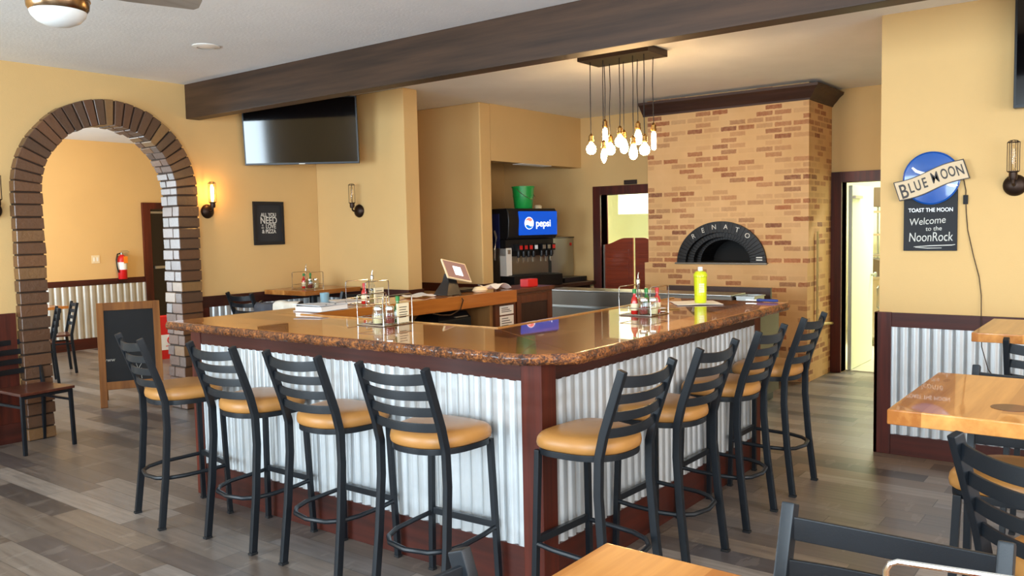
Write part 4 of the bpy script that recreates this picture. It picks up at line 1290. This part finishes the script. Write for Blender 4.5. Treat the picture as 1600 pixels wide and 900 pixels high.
sheet('paper_sheet', [(4.98, 2.46), (5.16, 2.22), (5.40, 2.40), (5.22, 2.64)], 'white sheet of paper under the lime shaker bottle', 'paper', amp=0.003)
pn_ = thing('pen', 'pale pen lying on the bar between the caddy and the paper', 'pen', (4.74, 2.40, CT + 0.005), R(-60))
MB().lathe([(0.0, -0.07), (0.002, -0.066), (0.0042, -0.055), (0.0042, 0.06), (0.003, 0.068), (0.0, 0.069)], n=10, mat=Matrix.Rotation(R(90), 4, 'Y')).build('barrel', 'brass', pn_)
MB().box(-0.065, -0.02, -0.001, 0.001, 0.0043, 0.006).build('clip', 'chrome', pn_)
ct_ = thing('pizza_cutter', 'blue handled cutter at the far end of the bar', 'cutter', (5.46, 2.07, CT + 0.012), R(90))
MB().lathe([(0.0, -0.10), (0.008, -0.098), (0.011, -0.07), (0.009, -0.02), (0.011, 0.03), (0.007, 0.045), (0.0, 0.046)], n=12, mat=Matrix.Rotation(R(90), 4, 'Y')).build('handle', 'blue', ct_)
MB().box(0.04, 0.12, -0.004, 0.004, -0.002, 0.002).build('shank', 'chrome', ct_)
tmb = thing('tumbler', 'pale blue glass tumbler behind the binders', 'tumbler', (3.98, 4.74, CT + 0.001))
MB().lathe([(0.0, 0), (0.027, 0), (0.034, 0.09), (0.032, 0.09), (0.026, 0.004), (0, 0.004)], n=18, cap=False).build('glass_wall', 'jeanblue', tmb)

# cloths over a stool behind the bar
def drape(name, label, x, y, ztop, w_, mat, rz, drop, seed):
    b = MB()
    nx, ny = 18, 12
    top = []
    for th in (0, 0.004):
        g = []
        for i in range(nx + 1):
            row = []
            for j in range(ny + 1):
                u = (i / nx - 0.5) * w_
                s = (j / ny - 0.5) * 2 * drop
                side = 1 if s > 0 else -1
                fold = 0.016 * math.sin(u * 55 + seed) * min(1, abs(s) / 0.05) + 0.01 * noise.noise(Vector((u * 12, s * 12, seed)))
                r_ = 0.022
                if abs(s) < r_ * PI / 2:
                    a = s / r_
                    px, pz = r_ * math.sin(a), r_ * math.cos(a) - r_
                else:
                    px, pz = side * r_, -r_ - (abs(s) - r_ * PI / 2)
                nrm = side if abs(s) > 0.02 else 0
                row.append(b.bm.verts.new((px + nrm * (0.012 + fold * 0.8 + th), u, pz + 0.016 * noise.noise(Vector((u * 9, seed, 0))) + 0.01 + (th if nrm == 0 else 0))))
            g.append(row)
        top.append(g)
    for gi, g in enumerate(top):
        for i in range(nx):
            for j in range(ny):
                q = (g[i][j], g[i + 1][j], g[i + 1][j + 1], g[i][j + 1])
                b.bm.faces.new(q if gi else q[::-1])
    for i in range(nx):
        for j in (0, ny): b.bm.faces.new((top[0][i][j], top[0][i + 1][j], top[1][i + 1][j], top[1][i][j]))
    for j in range(ny):
        for i in (0, nx): b.bm.faces.new((top[0][i][j], top[0][i][j + 1], top[1][i][j + 1], top[1][i][j]))
    o = b.build(name, mat, angle=80)
    o.location = (x, y, ztop); o.rotation_euler = (0, 0, R(rz))
    return tag(o, label, 'cloth')
fx, fy = math.cos(R(20)), math.sin(R(20))
bx_, by_ = 4.52 - 0.285 * fx, 5.72 - 0.285 * fy
drape('hand_towel', 'white towel draped over a stool back behind the bar', bx_ + 0.075 * fy, by_ - 0.075 * fx, 1.052, 0.22, 'cloth', 20, 0.16, 1.0)
drape('knit_jacket', 'dark grey jacket draped beside the white towel on a stool back', bx_ - 0.13 * fy, by_ + 0.13 * fx, 1.042, 0.16, 'greycloth', 20, 0.2, 2.3)

# ------------------------------------------------------------------ wall and ceiling fittings
def sconce(mat, label, lit=False):
    t = thing('wall_sconce', label, 'wall lamp', mat=mat, group='caged wall sconces')
    # local: x right, y up, z out of the wall
    prof = [(0.0, 0), (0.065, 0), (0.068, 0.006), (0.062, 0.022), (0.045, 0.034), (0.02, 0.042), (0.0, 0.044)]
    MB().lathe(prof, n=28).build('backplate', 'bronze', t)
    b = MB().tube([(0, 0, 0.04), (0.0, 0.0, 0.085), (0, 0.012, 0.098), (0, 0.035, 0.10)], 0.009, 10, up=(1, 0, 0))
    b.build('arm', 'bronze', t)
    up = Matrix.Translation((0, 0, 0.10)) @ Matrix.Rotation(R(-90), 4, 'X')
    MB().lathe([(0.0, 0.03), (0.02, 0.03), (0.024, 0.045), (0.024, 0.075), (0.034, 0.08), (0.034, 0.085), (0.0, 0.086)], n=18, mat=up).build('socket', 'bronze', t)
    bb = MB().lathe([(0.0, 0.086), (0.011, 0.09), (0.016, 0.11), (0.017, 0.22), (0.012, 0.245), (0.0, 0.25)], n=14, mat=up)
    bb.build('bulb', 'glowwall' if lit else 'offbulb', t)
    b = MB()
    for k_ in range(6):
        a = 2 * PI * k_ / 6 + 0.3
        pts = [(0.034 * math.cos(a), 0.034 * math.sin(a), z) for z in (0.083, 0.18, 0.262)] + [(0.02 * math.cos(a), 0.02 * math.sin(a), 0.272), (0.0, 0.0, 0.275)]
        b.tube([up @ Vector(q) for q in pts], 0.0022, 6)
    for z in (0.262,):
        b.tube([up @ Vector((0.034 * math.cos(2 * PI * i / 20), 0.034 * math.sin(2 * PI * i / 20), z)) for i in range(20)], 0.0022, 6, closed=True, up=(0, 0, 1))
    b.build('cage', 'bronze', t)
    return t
sconce(frame((4.635, AY - 0.001, 1.835), (1, 0, 0), (0, 0, 1)), 'lit caged sconce glowing just right of the brick arch', True)
sconce(frame((2.775, AY - 0.001, 1.835), (1, 0, 0), (0, 0, 1)), 'unlit caged sconce at the left picture edge beside the arch')
sconce(frame((XB - 0.001, 6.51, 1.825), (0, -1, 0), (0, 0, 1)), 'unlit caged sconce on the short wall below the television')
sconce(frame((XR - 0.001, 0.715, 1.82), (0, -1, 0), (0, 0, 1)), 'unlit caged sconce on the right wall beside the blue round sign')

# television
TVX = Vector((math.cos(yaw - PI / 2), math.sin(yaw - PI / 2), 0))
tvc = Vector((5.36, 6.655, 2.605))
tv = thing('television', 'flat black television hung across the corner beside the beam', 'television', mat=frame(tvc, TVX, (0, 0, 1)) @ Matrix.Rotation(R(5), 4, 'X'))
MB().box(-0.56, 0.56, -0.325, 0.325, -0.04, 0.0).build('housing', 'black', tv, bevel=0.006)
MB().box(-0.545, 0.545, -0.305, 0.312, 0.0005, 0.003).build('screen', 'screen', tv)
MB().box(-0.03, 0.03, -0.32, -0.314, 0.0005, 0.002).build('logo_bar', 'aluminium', tv)
MB().tube([(0, 0.02, -0.04), (0, 0.02, -0.74)], 0.03, 10, up=(0, 1, 0)).box(-0.15, 0.15, -0.12, 0.16, -0.06, -0.041).build('wall_bracket', 'mattblack', tv)
tv2 = thing('television', 'black television at the top right corner of the photo', 'television', mat=frame((XR - 0.10, 0.16, 2.66), (0, -1, 0), (0, 0, 1)))
MB().box(-0.56, 0.56, -0.375, 0.325, -0.03, 0.03).build('housing', 'black', tv2, bevel=0.006)
MB().box(-0.545, 0.545, -0.355, 0.312, 0.0305, 0.033).build('screen', 'screen', tv2)
MB().box(-0.15, 0.15, -0.12, 0.16, -0.10, -0.031).build('wall_bracket', 'mattblack', tv2)

# framed slogan
pf = thing('framed_slogan', 'small black framed slogan about love and pizza on the tan wall', 'picture', mat=frame((5.325, AY - 0.002, 1.717), (1, 0, 0), (0, 0, 1)))
b = MB().box(-0.183, 0.183, -0.218, -0.185, 0, 0.022).box(-0.183, 0.183, 0.185, 0.218, 0, 0.022).box(-0.183, -0.150, -0.185, 0.185, 0, 0.022).box(0.150, 0.183, -0.185, 0.185, 0, 0.022)
b.build('frame', 'mattblack', pf, bevel=0.003)
pr = MB().box(-0.150, 0.150, -0.185, 0.185, 0.0, 0.008).build('print', 'chalk', pf)
for body, sz, x, y, sx in (('ALL YOU', 0.052, 0, 0.083, 0.88), ('NEED', 0.094, 0, 0.026, 0.86), ('LOVE', 0.064, 0.024, -0.033, 0.80), ('& PIZZA', 0.054, 0, -0.084, 0.86)):
    text('lettering', body, sz, 'chalkmark', pr, (x, y, 0.0085), ext=0.0004, sx=sx, bold=0.0012)
text('lettering', 'IS', 0.028, 'chalkmark', pr, (-0.075, -0.022, 0.0085), ext=0.0004)
MB().box(-0.09, -0.06, -0.052, -0.048, 0.0082, 0.0088).box(-0.09, -0.06, -0.044, -0.040, 0.0082, 0.0088).build('lettering_rule', 'chalkmark', pr)

# blue moon sign
bm_ = thing('beer_sign', 'blue round beer sign with banner and chalkboard on the right wall', 'sign', mat=frame((XR - 0.002, 1.195, 1.86), (0, -1, 0), (0, 0, 1)))
bd_ = MB().box(-0.165, 0.160, -0.452, 0.02, 0.0, 0.018).build('chalkboard', 'chalk', bm_, bevel=0.003)
dsk = MB().lathe([(0.0, 0.018), (0.172, 0.018), (0.174, 0.022), (0.174, 0.038), (0.168, 0.042), (0.164, 0.038), (0.10, 0.044), (0.0, 0.046)], n=56).build('moon_disc', 'signblue', bm_)
dsk.location = (0.005, 0.028, 0)
# brush strokes across the disc
def stroke(pts, w_, mat, parent, z, name='brush_stroke'):
    b = MB()
    n_ = len(pts)
    rr = []
    for i, (x, y) in enumerate(pts):
        t0 = Vector(pts[max(i - 1, 0)]); t1 = Vector(pts[min(i + 1, n_ - 1)])
        t = (t1 - t0).normalized(); nn = Vector((-t.y, t.x)) * w_ / 2 * (0.35 + 0.65 * math.sin(PI * (i + 0.5) / n_))
        rr.append([(x - nn.x, y - nn.y, z), (x + nn.x, y + nn.y, z), (x + nn.x, y + nn.y, z + 0.001), (x - nn.x, y - nn.y, z + 0.001)])
    b.rings(rr)
    return b.build(name, mat, parent)
stroke([(-0.115, 0.075), (-0.09, 0.05), (-0.055, 0.035), (-0.02, 0.03)], 0.02, 'signwhite', dsk, 0.0462)
stroke([(0.08, -0.03), (0.11, -0.05), (0.14, -0.057), (0.158, -0.052)], 0.02, 'signwhite', dsk, 0.0462)
ang = R(17.5)
bnm = Matrix.Translation((0.005, 0.012, 0.052)) @ Matrix.Rotation(ang, 4, 'Z')
def banner_poly(gr):
    top, bot = [], []
    for i in range(21):
        x = -0.215 + 0.43 * i / 20
        wv = 0.010 * math.sin((x / 0.43) * 2 * PI)
        top.append((x, 0.060 + wv + gr)); bot.append((x, -0.060 + wv - gr))
    top[0] = (top[0][0] - gr, top[0][1]); bot[0] = (bot[0][0] - gr, bot[0][1])
    top[-1] = (top[-1][0] + gr, top[-1][1]); bot[-1] = (bot[-1][0] + gr, bot[-1][1])
    return bot + top[::-1]
bn = MB().prism(banner_poly(0.006), -0.012, 0.0).build('banner', 'signdark', bm_); bn.matrix_basis = bnm
bf = MB().prism(banner_poly(0.0), 0.0002, 0.003).build('banner_face', 'signtan', bn)
for chh, x, sz, dy, sx_ in (('B', -0.175, 0.135, -0.012, 0.70), ('L', -0.126, 0.094, 0.0, 0.66), ('U', -0.083, 0.094, 0.001, 0.62), ('E', -0.038, 0.094, 0.0, 0.64), ('M', 0.030, 0.104, 0.002, 0.62), ('O', 0.088, 0.094, 0.0, 0.56), ('O', 0.134, 0.094, 0.0, 0.56), ('N', 0.182, 0.094, -0.004, 0.62)):
    text('letter', chh, sz, 'signdark', bn, (x, dy + 0.010 * math.sin((x / 0.43) * 2 * PI), 0.0032), ext=0.0012, sx=sx_, bold=0.0004 if chh == 'M' else 0.0016)
text('slogan', 'TOAST THE MOON', 0.036, 'signwhite', bd_, (0.0, -0.182, 0.0185), ext=0.0006, bold=0.0006, sx=0.86)
text('chalk_writing', 'Welcome', 0.066, 'chalkmark', bd_, (-0.02, -0.255, 0.0185), (0, 0, R(4)), ext=0.0004, sx=0.85, shear=0.15)
text('chalk_writing', 'to the', 0.042, 'chalkmark', bd_, (0.02, -0.305, 0.0185), (0, 0, R(2)), ext=0.0004, sx=0.95, shear=0.1)
text('chalk_writing', 'NoonRock', 0.086, 'chalkmark', bd_, (0.0, -0.362, 0.0185), (0, 0, R(1)), ext=0.0004, sx=0.70, shear=0.1)
stroke([(-0.10, -0.425), (0.0, -0.418), (0.13, -0.414), (0.15, -0.41)], 0.006, 'chalkmark', bd_, 0.0185, 'chalk_underline')
stroke([(-0.09, -0.428), (-0.02, -0.434), (0.07, -0.433)], 0.005, 'chalkmark', bd_, 0.0185, 'chalk_underline')
# power lead of the sign
cd = thing('power_lead', 'thin brown lead running down the wall from the beer sign', 'cord', (XR - 0.006, 0.99, 1.74))
pts = [(0, 0.03, 0.22), (0, 0.0, 0.06), (0, 0.0, 0.0), (0, -0.005, -0.09), (0, -0.015, -0.2), (-0.004, -0.05, -0.36), (-0.002, -0.085, -0.50), (-0.004, -0.10, -0.62), (-0.026, -0.105, -0.76), (-0.026, -0.11, -0.95), (-0.022, -0.15, -1.10), (-0.022, -0.22, -1.19)]
MB().tube(pts, 0.003, 6, up=(0, 1, 0)).build('wire', 'bronze', cd)
MB().box(-0.012, 0.004, -0.014, 0.014, -0.03, 0.03).build('switch', 'mattblack', cd, bevel=0.004)

# pendant lamp: ten cords from one canopy
pd = thing('pendant_cluster', 'cluster pendant of ten glowing bulbs on dark cords from one bar', 'pendant lamp', (6.01, 3.44, CZ))
b = MB().box(-0.165, 0.165, -0.32, 0.32, -0.055, 0.0)
b.build('canopy', 'bronze', pd, bevel=0.004)
BULBS = [(5.93, 3.69, 2.25, 'globe'), (5.93, 3.57, 2.19, 'candle'), (5.93, 3.42, 2.29, 'globe'), (5.93, 3.30, 2.20, 'pear'), (5.93, 3.20, 2.21, 'globe'),
         (6.1, 3.66, 2.36, 'tube'), (6.1, 3.61, 2.25, 'globe'), (6.1, 3.48, 2.27, 'pear'), (6.1, 3.35, 2.33, 'pear'), (6.1, 3.21, 2.29, 'tube')]
SHAPE = {'globe': [(0.0, 0.055), (0.012, 0.052), (0.018, 0.040), (0.036, 0.018), (0.041, -0.005), (0.034, -0.032), (0.016, -0.045), (0.0, -0.047)],
         'pear': [(0.0, 0.06), (0.012, 0.056), (0.020, 0.04), (0.033, 0.0), (0.034, -0.025), (0.026, -0.05), (0.012, -0.062), (0.0, -0.064)],
         'candle': [(0.0, 0.055), (0.012, 0.05), (0.022, 0.02), (0.026, -0.01), (0.018, -0.04), (0.006, -0.062), (0.0, -0.066)],
         'tube': [(0.0, 0.075), (0.012, 0.07), (0.019, 0.05), (0.02, -0.05), (0.014, -0.072), (0.0, -0.076)]}
rng = random.Random(5)
for (bx, by, bz, kind) in BULBS:
    lx, ly, lz = bx - 6.01, by - 3.44, bz - CZ
    top = SHAPE[kind][0][1]
    ctx, cty = max(-0.14, min(0.14, lx)), max(-0.29, min(0.29, ly))
    zz = lz + top + 0.06
    pts = [(ctx, cty, -0.05), (ctx + rng.uniform(-0.006, 0.006), cty + rng.uniform(-0.006, 0.006), -0.25), (lx + rng.uniform(-0.004, 0.004), ly + rng.uniform(-0.004, 0.004), (zz - 0.1) * 0.6), (lx, ly, zz)]
    co = MB().tube(pts, 0.0035, 6, up=(0, 1, 0)).build('cord', 'mattblack', pd)
    MB().lathe([(0.0, zz + 0.006), (0.008, zz + 0.006), (0.014, zz - 0.006), (0.02, zz - 0.012), (0.02, zz - 0.04), (0.023, zz - 0.043), (0.023, zz - 0.055), (0.015, zz - 0.064), (0.0, zz - 0.064)], (lx, ly, 0), 16).build('socket', 'brass', co)
    MB().lathe([(r_, z) for r_, z in SHAPE[kind]], (lx, ly, lz), 18).build('bulb', 'bulb', pd)

# ceiling fan
fn = thing('ceiling_fan', 'brushed metal ceiling fan with white glass dome at the top left', 'ceiling fan', (1.945, 4.15, CZ))
MB().lathe([(0.0, 0.0), (0.075, 0.0), (0.072, -0.03), (0.05, -0.055), (0.02, -0.06), (0.016, -0.06), (0.016, -0.16), (0.0, -0.16)], n=28).build('canopy', 'nickel', fn)
MB().lathe([(0.0, -0.155), (0.06, -0.158), (0.11, -0.175), (0.135, -0.21), (0.138, -0.262), (0.141, -0.264), (0.141, -0.27), (0.138, -0.272), (0.134, -0.305), (0.122, -0.322), (0.0, -0.322)], n=40).build('motor_housing', 'nickel', fn)
MB().lathe([(0.124, -0.3225), (0.118, -0.34), (0.095, -0.366), (0.06, -0.383), (0.03, -0.389), (0.0, -0.391)], n=40).build('light_dome', 'dome', fn)
for k_ in range(4):
    a = R(-20 + 90 * k_)
    m4 = Matrix.Rotation(a, 4, 'Z') @ Matrix.Rotation(R(-12), 4, 'X')
    b = MB().prism([(0.12, -0.03), (0.20, -0.035), (0.20, 0.035), (0.12, 0.03)], -0.235, -0.229, Matrix.Rotation(a, 4, 'Z'))
    ar = b.build('blade_arm', 'nickel', fn)
    MB().prism([(0.185, -0.045), (0.30, -0.062), (0.62, -0.066), (0.64, -0.04), (0.64, 0.04), (0.62, 0.066), (0.30, 0.062), (0.185, 0.045)], -0.226, -0.219, m4).build('blade', 'fanblade', fn, bevel=0.002)

dl = thing('recessed_light', 'small round white recessed light in the ceiling', 'ceiling light', (3.675, 5.60, CZ))
b = MB().lathe([(0.065, -0.001), (0.098, -0.001), (0.098, -0.006), (0.065, -0.012)], n=36, cap=False)
b.rings([]) if False else None
b.build('trim_ring', 'white', dl)
MB().lathe([(0.0, -0.002), (0.0655, -0.002), (0.0655, -0.008), (0.03, -0.012), (0.0, -0.012)], n=30).build('lens', 'dome', dl)

# ------------------------------------------------------------------ around the arch
sb = thing('chalkboard_sign', 'wooden A-frame chalkboard sign standing in the brick archway', 'chalkboard', (4.22, 7.93, 0), R(-28))
def leaf(name, tilt, y, face):
    o = bpy.data.objects.new(name, None)
    hw, H_ = 0.28, 1.0
    b = MB().box(-hw, -hw + 0.062, -0.012, 0.012, 0, H_).box(hw - 0.062, hw, -0.012, 0.012, 0, H_).box(-hw + 0.062, hw - 0.062, -0.012, 0.012, H_ - 0.075, H_).box(-hw + 0.062, hw - 0.062, -0.012, 0.012, 0.165, 0.24)
    f_ = b.build(name, 'sandwood', sb, bevel=0.004)
    f_.matrix_basis = Matrix.Translation((0, y, 0)) @ Matrix.Rotation(tilt, 4, 'X')
    MB().box(-hw + 0.062, hw - 0.062, -0.004, 0.006, 0.24, H_ - 0.075).build('board', 'chalk', f_)
    return f_
fl_ = leaf('front_frame', R(-12), -0.21, True)
leaf('rear_frame', R(12), 0.21, False)
text('chalk_writing', 'www', 0.05, 'chalkmark', fl_, (-0.19, -0.0045, 0.45), (R(90), 0, 0), ext=0.0004)
b = MB()
for pts in ([(0.02, 0.36), (0.045, 0.40), (0.06, 0.34), (0.08, 0.30)], [(0.10, 0.41), (0.07, 0.36), (0.05, 0.33), (0.03, 0.29)], [(0.0, 0.30), (0.04, 0.33), (0.09, 0.35), (0.12, 0.31)], [(0.02, 0.25), (0.03, 0.29)], [(0.09, 0.25), (0.085, 0.30)]):
    b.tube([(x, -0.0045, z) for x, z in pts], 0.0022, 5, up=(0, 1, 0))
b.build('chalk_squiggle', 'chalkmark', fl_)

# dining chairs
def dining_chair(loc, rz, label):
    t = thing('dining_chair', label, 'chair', loc, rz, 'black metal dining chairs with wooden seats')
    # forward is +x
    def px(z):
        return -0.19 if z < 0.45 else -0.19 - (z - 0.45) * 0.20
    MB().rings([[(-0.20, -0.185, 0.445), (0.21, -0.21, 0.445), (0.21, 0.21, 0.445), (-0.20, 0.185, 0.445)], [(-0.20, -0.185, 0.468), (0.21, -0.21, 0.468), (0.21, 0.21, 0.468), (-0.20, 0.185, 0.468)]]).build('seat', 'seatwood', t, bevel=0.006)
    for s in (-1, 1):
        MB().bar([(px(0) - 0.03, s * 0.185, 0.0), (-0.19, s * 0.185, 0.40), (-0.19, s * 0.185, 0.47), (px(0.84), s * 0.185, 0.84)], 0.024, 0.032, up=(1, 0, 0)).build('rear_leg', 'blackm', t, bevel=0.004)
        MB().bar([(0.195, s * 0.19, 0.0), (0.185, s * 0.185, 0.443)], 0.026, 0.026, up=(1, 0, 0)).build('front_leg', 'blackm', t, bevel=0.003)
        MB().bar([(-0.19, s * 0.186, 0.36), (0.186, s * 0.186, 0.36)], 0.018, 0.018).build('side_stretcher', 'blackm', t)
    for z in (0.80, 0.725, 0.65, 0.575):
        pts = [(px(z) - 0.03 * (1 - (y / 0.175) ** 2), y, z) for y in [-0.175 + 0.35 * i / 10 for i in range(11)]]
        MB().bar(pts, 0.01, 0.042).build('slat', 'blackm', t, bevel=0.002)
    MB().bar([(0.186, -0.185, 0.43), (0.186, 0.185, 0.43)], 0.018, 0.02).build('front_rail', 'blackm', t)
    return t
C0 = dining_chair((2.86, 6.86, 0), R(-84), 'dark wood seat chair against the wall left of the brick arch')
index_kids()
dup(C0, loc=(4.14, 9.86, 0), rotz=R(160), label='black chair seen through the arch, nearer of the pair at the back table')
dup(C0, loc=(4.60, 10.45, 0), rotz=R(164), label='black chair seen through the arch, farther of the pair beside the back table')
bt = thing('dining_table', 'orange-brown topped table partly hidden by the left arch pillar', 'table', (4.72, 10.86, 0), R(10))
bt.location = (4.62, 11.28, 0)
MB().box(-0.38, 0.38, -0.38, 0.38, 0.715, 0.75).build('tabletop', 'table', bt, bevel=0.004)
MB().tube([(0, 0, 0.02), (0, 0, 0.71)], 0.035, 14).build('pedestal', 'blackm', bt)
MB().lathe([(0.0, 0), (0.24, 0), (0.24, 0.01), (0.05, 0.035), (0, 0.036)], n=28).build('base', 'blackm', bt)

# fire extinguisher
fe = thing('fire_extinguisher', 'red fire extinguisher on the back room wall seen through the arch', 'fire extinguisher', (6.42, BY - 0.085, 0.985))
MB().lathe([(0.0, 0), (0.058, 0), (0.062, 0.006), (0.062, 0.29), (0.052, 0.33), (0.028, 0.352), (0.022, 0.36), (0.0, 0.36)], n=28).build('cylinder', 'red', fe)
MB().lathe([(0.0626, 0.14), (0.063, 0.14), (0.063, 0.25), (0.0626, 0.25)], n=28, cap=False).build('label_band', 'signwhite', fe)
MB().lathe([(0.0, 0.355), (0.02, 0.355), (0.022, 0.385), (0.0, 0.39)], n=16).box(-0.012, 0.11, -0.012, 0.012, 0.392, 0.402).box(-0.012, 0.09, -0.012, 0.012, 0.41, 0.42).build('valve_handle', 'chrome', fe)
MB().tube([(-0.02, 0, 0.38), (-0.07, -0.01, 0.37), (-0.095, -0.02, 0.29), (-0.09, -0.025, 0.18), (-0.075, -0.03, 0.10)], 0.011, 8, up=(0, 1, 0)).build('hose', 'black', fe)
MB().box(-0.01, 0.05, -0.068, -0.064, 0.235, 0.335).build('inspection_tag', 'orange_tag', fe)
MB().box(-0.03, 0.03, 0.06, 0.083, 0.1, 0.34).build('wall_hook', 'mattblack', fe)
sw = thing('light_switch', 'cream double light switch on the back room wall', 'light switch', mat=frame((6.07, BY - 0.001, 1.29), (1, 0, 0), (0, 0, 1)))
MB().box(-0.058, 0.058, -0.058, 0.058, 0, 0.006).build('plate', 'cream', sw, bevel=0.002)
for x in (-0.024, 0.024): MB().box(x - 0.012, x + 0.012, -0.028, 0.028, 0.0065, 0.010).build('rocker', 'white', sw)
# red carton
rc = thing('red_carton', 'tall red and white carton standing on the floor inside the arch', 'carton', (6.02, 10.35, 0), R(-14))
MB().box(-0.13, 0.13, -0.09, 0.09, 0.0, 0.56).build('carton', 'redbag', rc, bevel=0.004)
bdn = MB().box(-0.131, 0.131, -0.0915, 0.0915, 0.12, 0.32).build('white_band', 'signwhite', rc)
b = MB().tube([(0.02 + 0.045 * math.cos(2 * PI * i / 24), -0.0925, 0.245 + 0.045 * math.sin(2 * PI * i / 24)) for i in range(24)], 0.008, 6, closed=True, up=(0, 1, 0))
b.build('ring_mark', 'redbag', bdn)
MB().box(-0.05, 0.09, -0.0935, -0.0916, 0.165, 0.175).box(-0.02, 0.06, -0.0935, -0.0916, 0.142, 0.150).build('print_lines', 'redbag', bdn)
# ------------------------------------------------------------------ light
def area(name, mat, sx, sy, power, color, spread=180):
    d = bpy.data.lights.new(name, 'AREA')
    d.shape = 'RECTANGLE'; d.size = sx; d.size_y = sy
    d.energy = power; d.color = color; d.spread = R(spread)
    o = bpy.data.objects.new(name, d)
    COL.objects.link(o)
    o.matrix_world = mat
    return o
def point(name, loc, power, color, r=0.04):
    d = bpy.data.lights.new(name, 'POINT')
    d.energy = power; d.color = color; d.shadow_soft_size = r
    o = bpy.data.objects.new(name, d); o.location = loc
    COL.objects.link(o)
    return o
DAY = (0.72, 0.88, 1.0)
# area lights shine along their local -Z: build frames whose Z looks out of the window
def win(name, c, inward, w_, h_, power, col=DAY):
    n = Vector(inward)
    right = Vector((0, 0, 1)).cross(-n)
    area(name, frame(c, right, (0, 0, 1)), w_, h_, power, col)
for i, (a, b_, z0, z1) in enumerate(WIN_L):
    win('daylight_left', (XL - 0.03, (a + b_) / 2, (z0 + z1) / 2), (1, 0, 0), b_ - a - 0.1, z1 - z0 - 0.1, (430, 330)[i])
a, b_, z0, z1 = WIN_F[0]
win('daylight_front', ((a + b_) / 2, YF - 0.03, (z0 + z1) / 2), (0, 1, 0), b_ - a - 0.1, z1 - z0 - 0.1, 200, (0.96, 0.97, 1.0))
win('daylight_backroom', (1.49, 10.3, 1.5), (1, 0, 0), 3.2, 1.6, 300)
WARM = (1.0, 0.62, 0.30)
point('sconce_glow', (4.635, AY - 0.11, 2.02), 9, (1.0, 0.55, 0.18), 0.03)
area('backroom_lamp', Matrix.Translation((5.2, 9.3, CZ - 0.12)) @ Matrix.Rotation(R(58), 4, 'X'), 0.8, 0.25, 36, (1.0, 0.64, 0.28), 130)
area('kitchen_light', Matrix.Translation((9.86, 5.2, CZ - 0.08)), 0.5, 1.1, 170, (0.98, 1.0, 0.80))
area('kitchen_light', Matrix.Translation((11.0, 2.2, CZ - 0.08)), 0.5, 1.1, 190, (0.98, 1.0, 0.80))
# recessed ceiling lamps behind and beside the camera
for i, (x, y) in enumerate(((3.6, -0.9), (1.2, -1.6))):
    l_ = area('ceiling_lamp', Matrix.Translation((x, y, CZ - 0.015)), 0.14, 0.14, (26, 16)[i], (1.0, 0.78, 0.52))
    l_.data.shape = 'DISK'

wd = bpy.data.worlds.new('daylight_sky')
SC.world = wd
wd.use_nodes = True
bg = wd.node_tree.nodes['Background']
bg.inputs[0].default_value = (0.75, 0.87, 1.0, 1)
bg.inputs[1].default_value = 1.0

vs = SC.view_settings
vs.view_transform = 'Standard'
vs.look = 'None'
vs.exposure = 0.0
vs.gamma = 1.0
vs.use_curve_mapping = False
cy_ = SC.cycles
cy_.use_denoising = True
cy_.max_bounces = 8
cy_.diffuse_bounces = 4
cy_.glossy_bounces = 4
cy_.transmission_bounces = 6
cy_.sample_clamp_indirect = 6
cy_.caustics_reflective = False
cy_.caustics_refractive = False
bpy.context.view_layer.update()
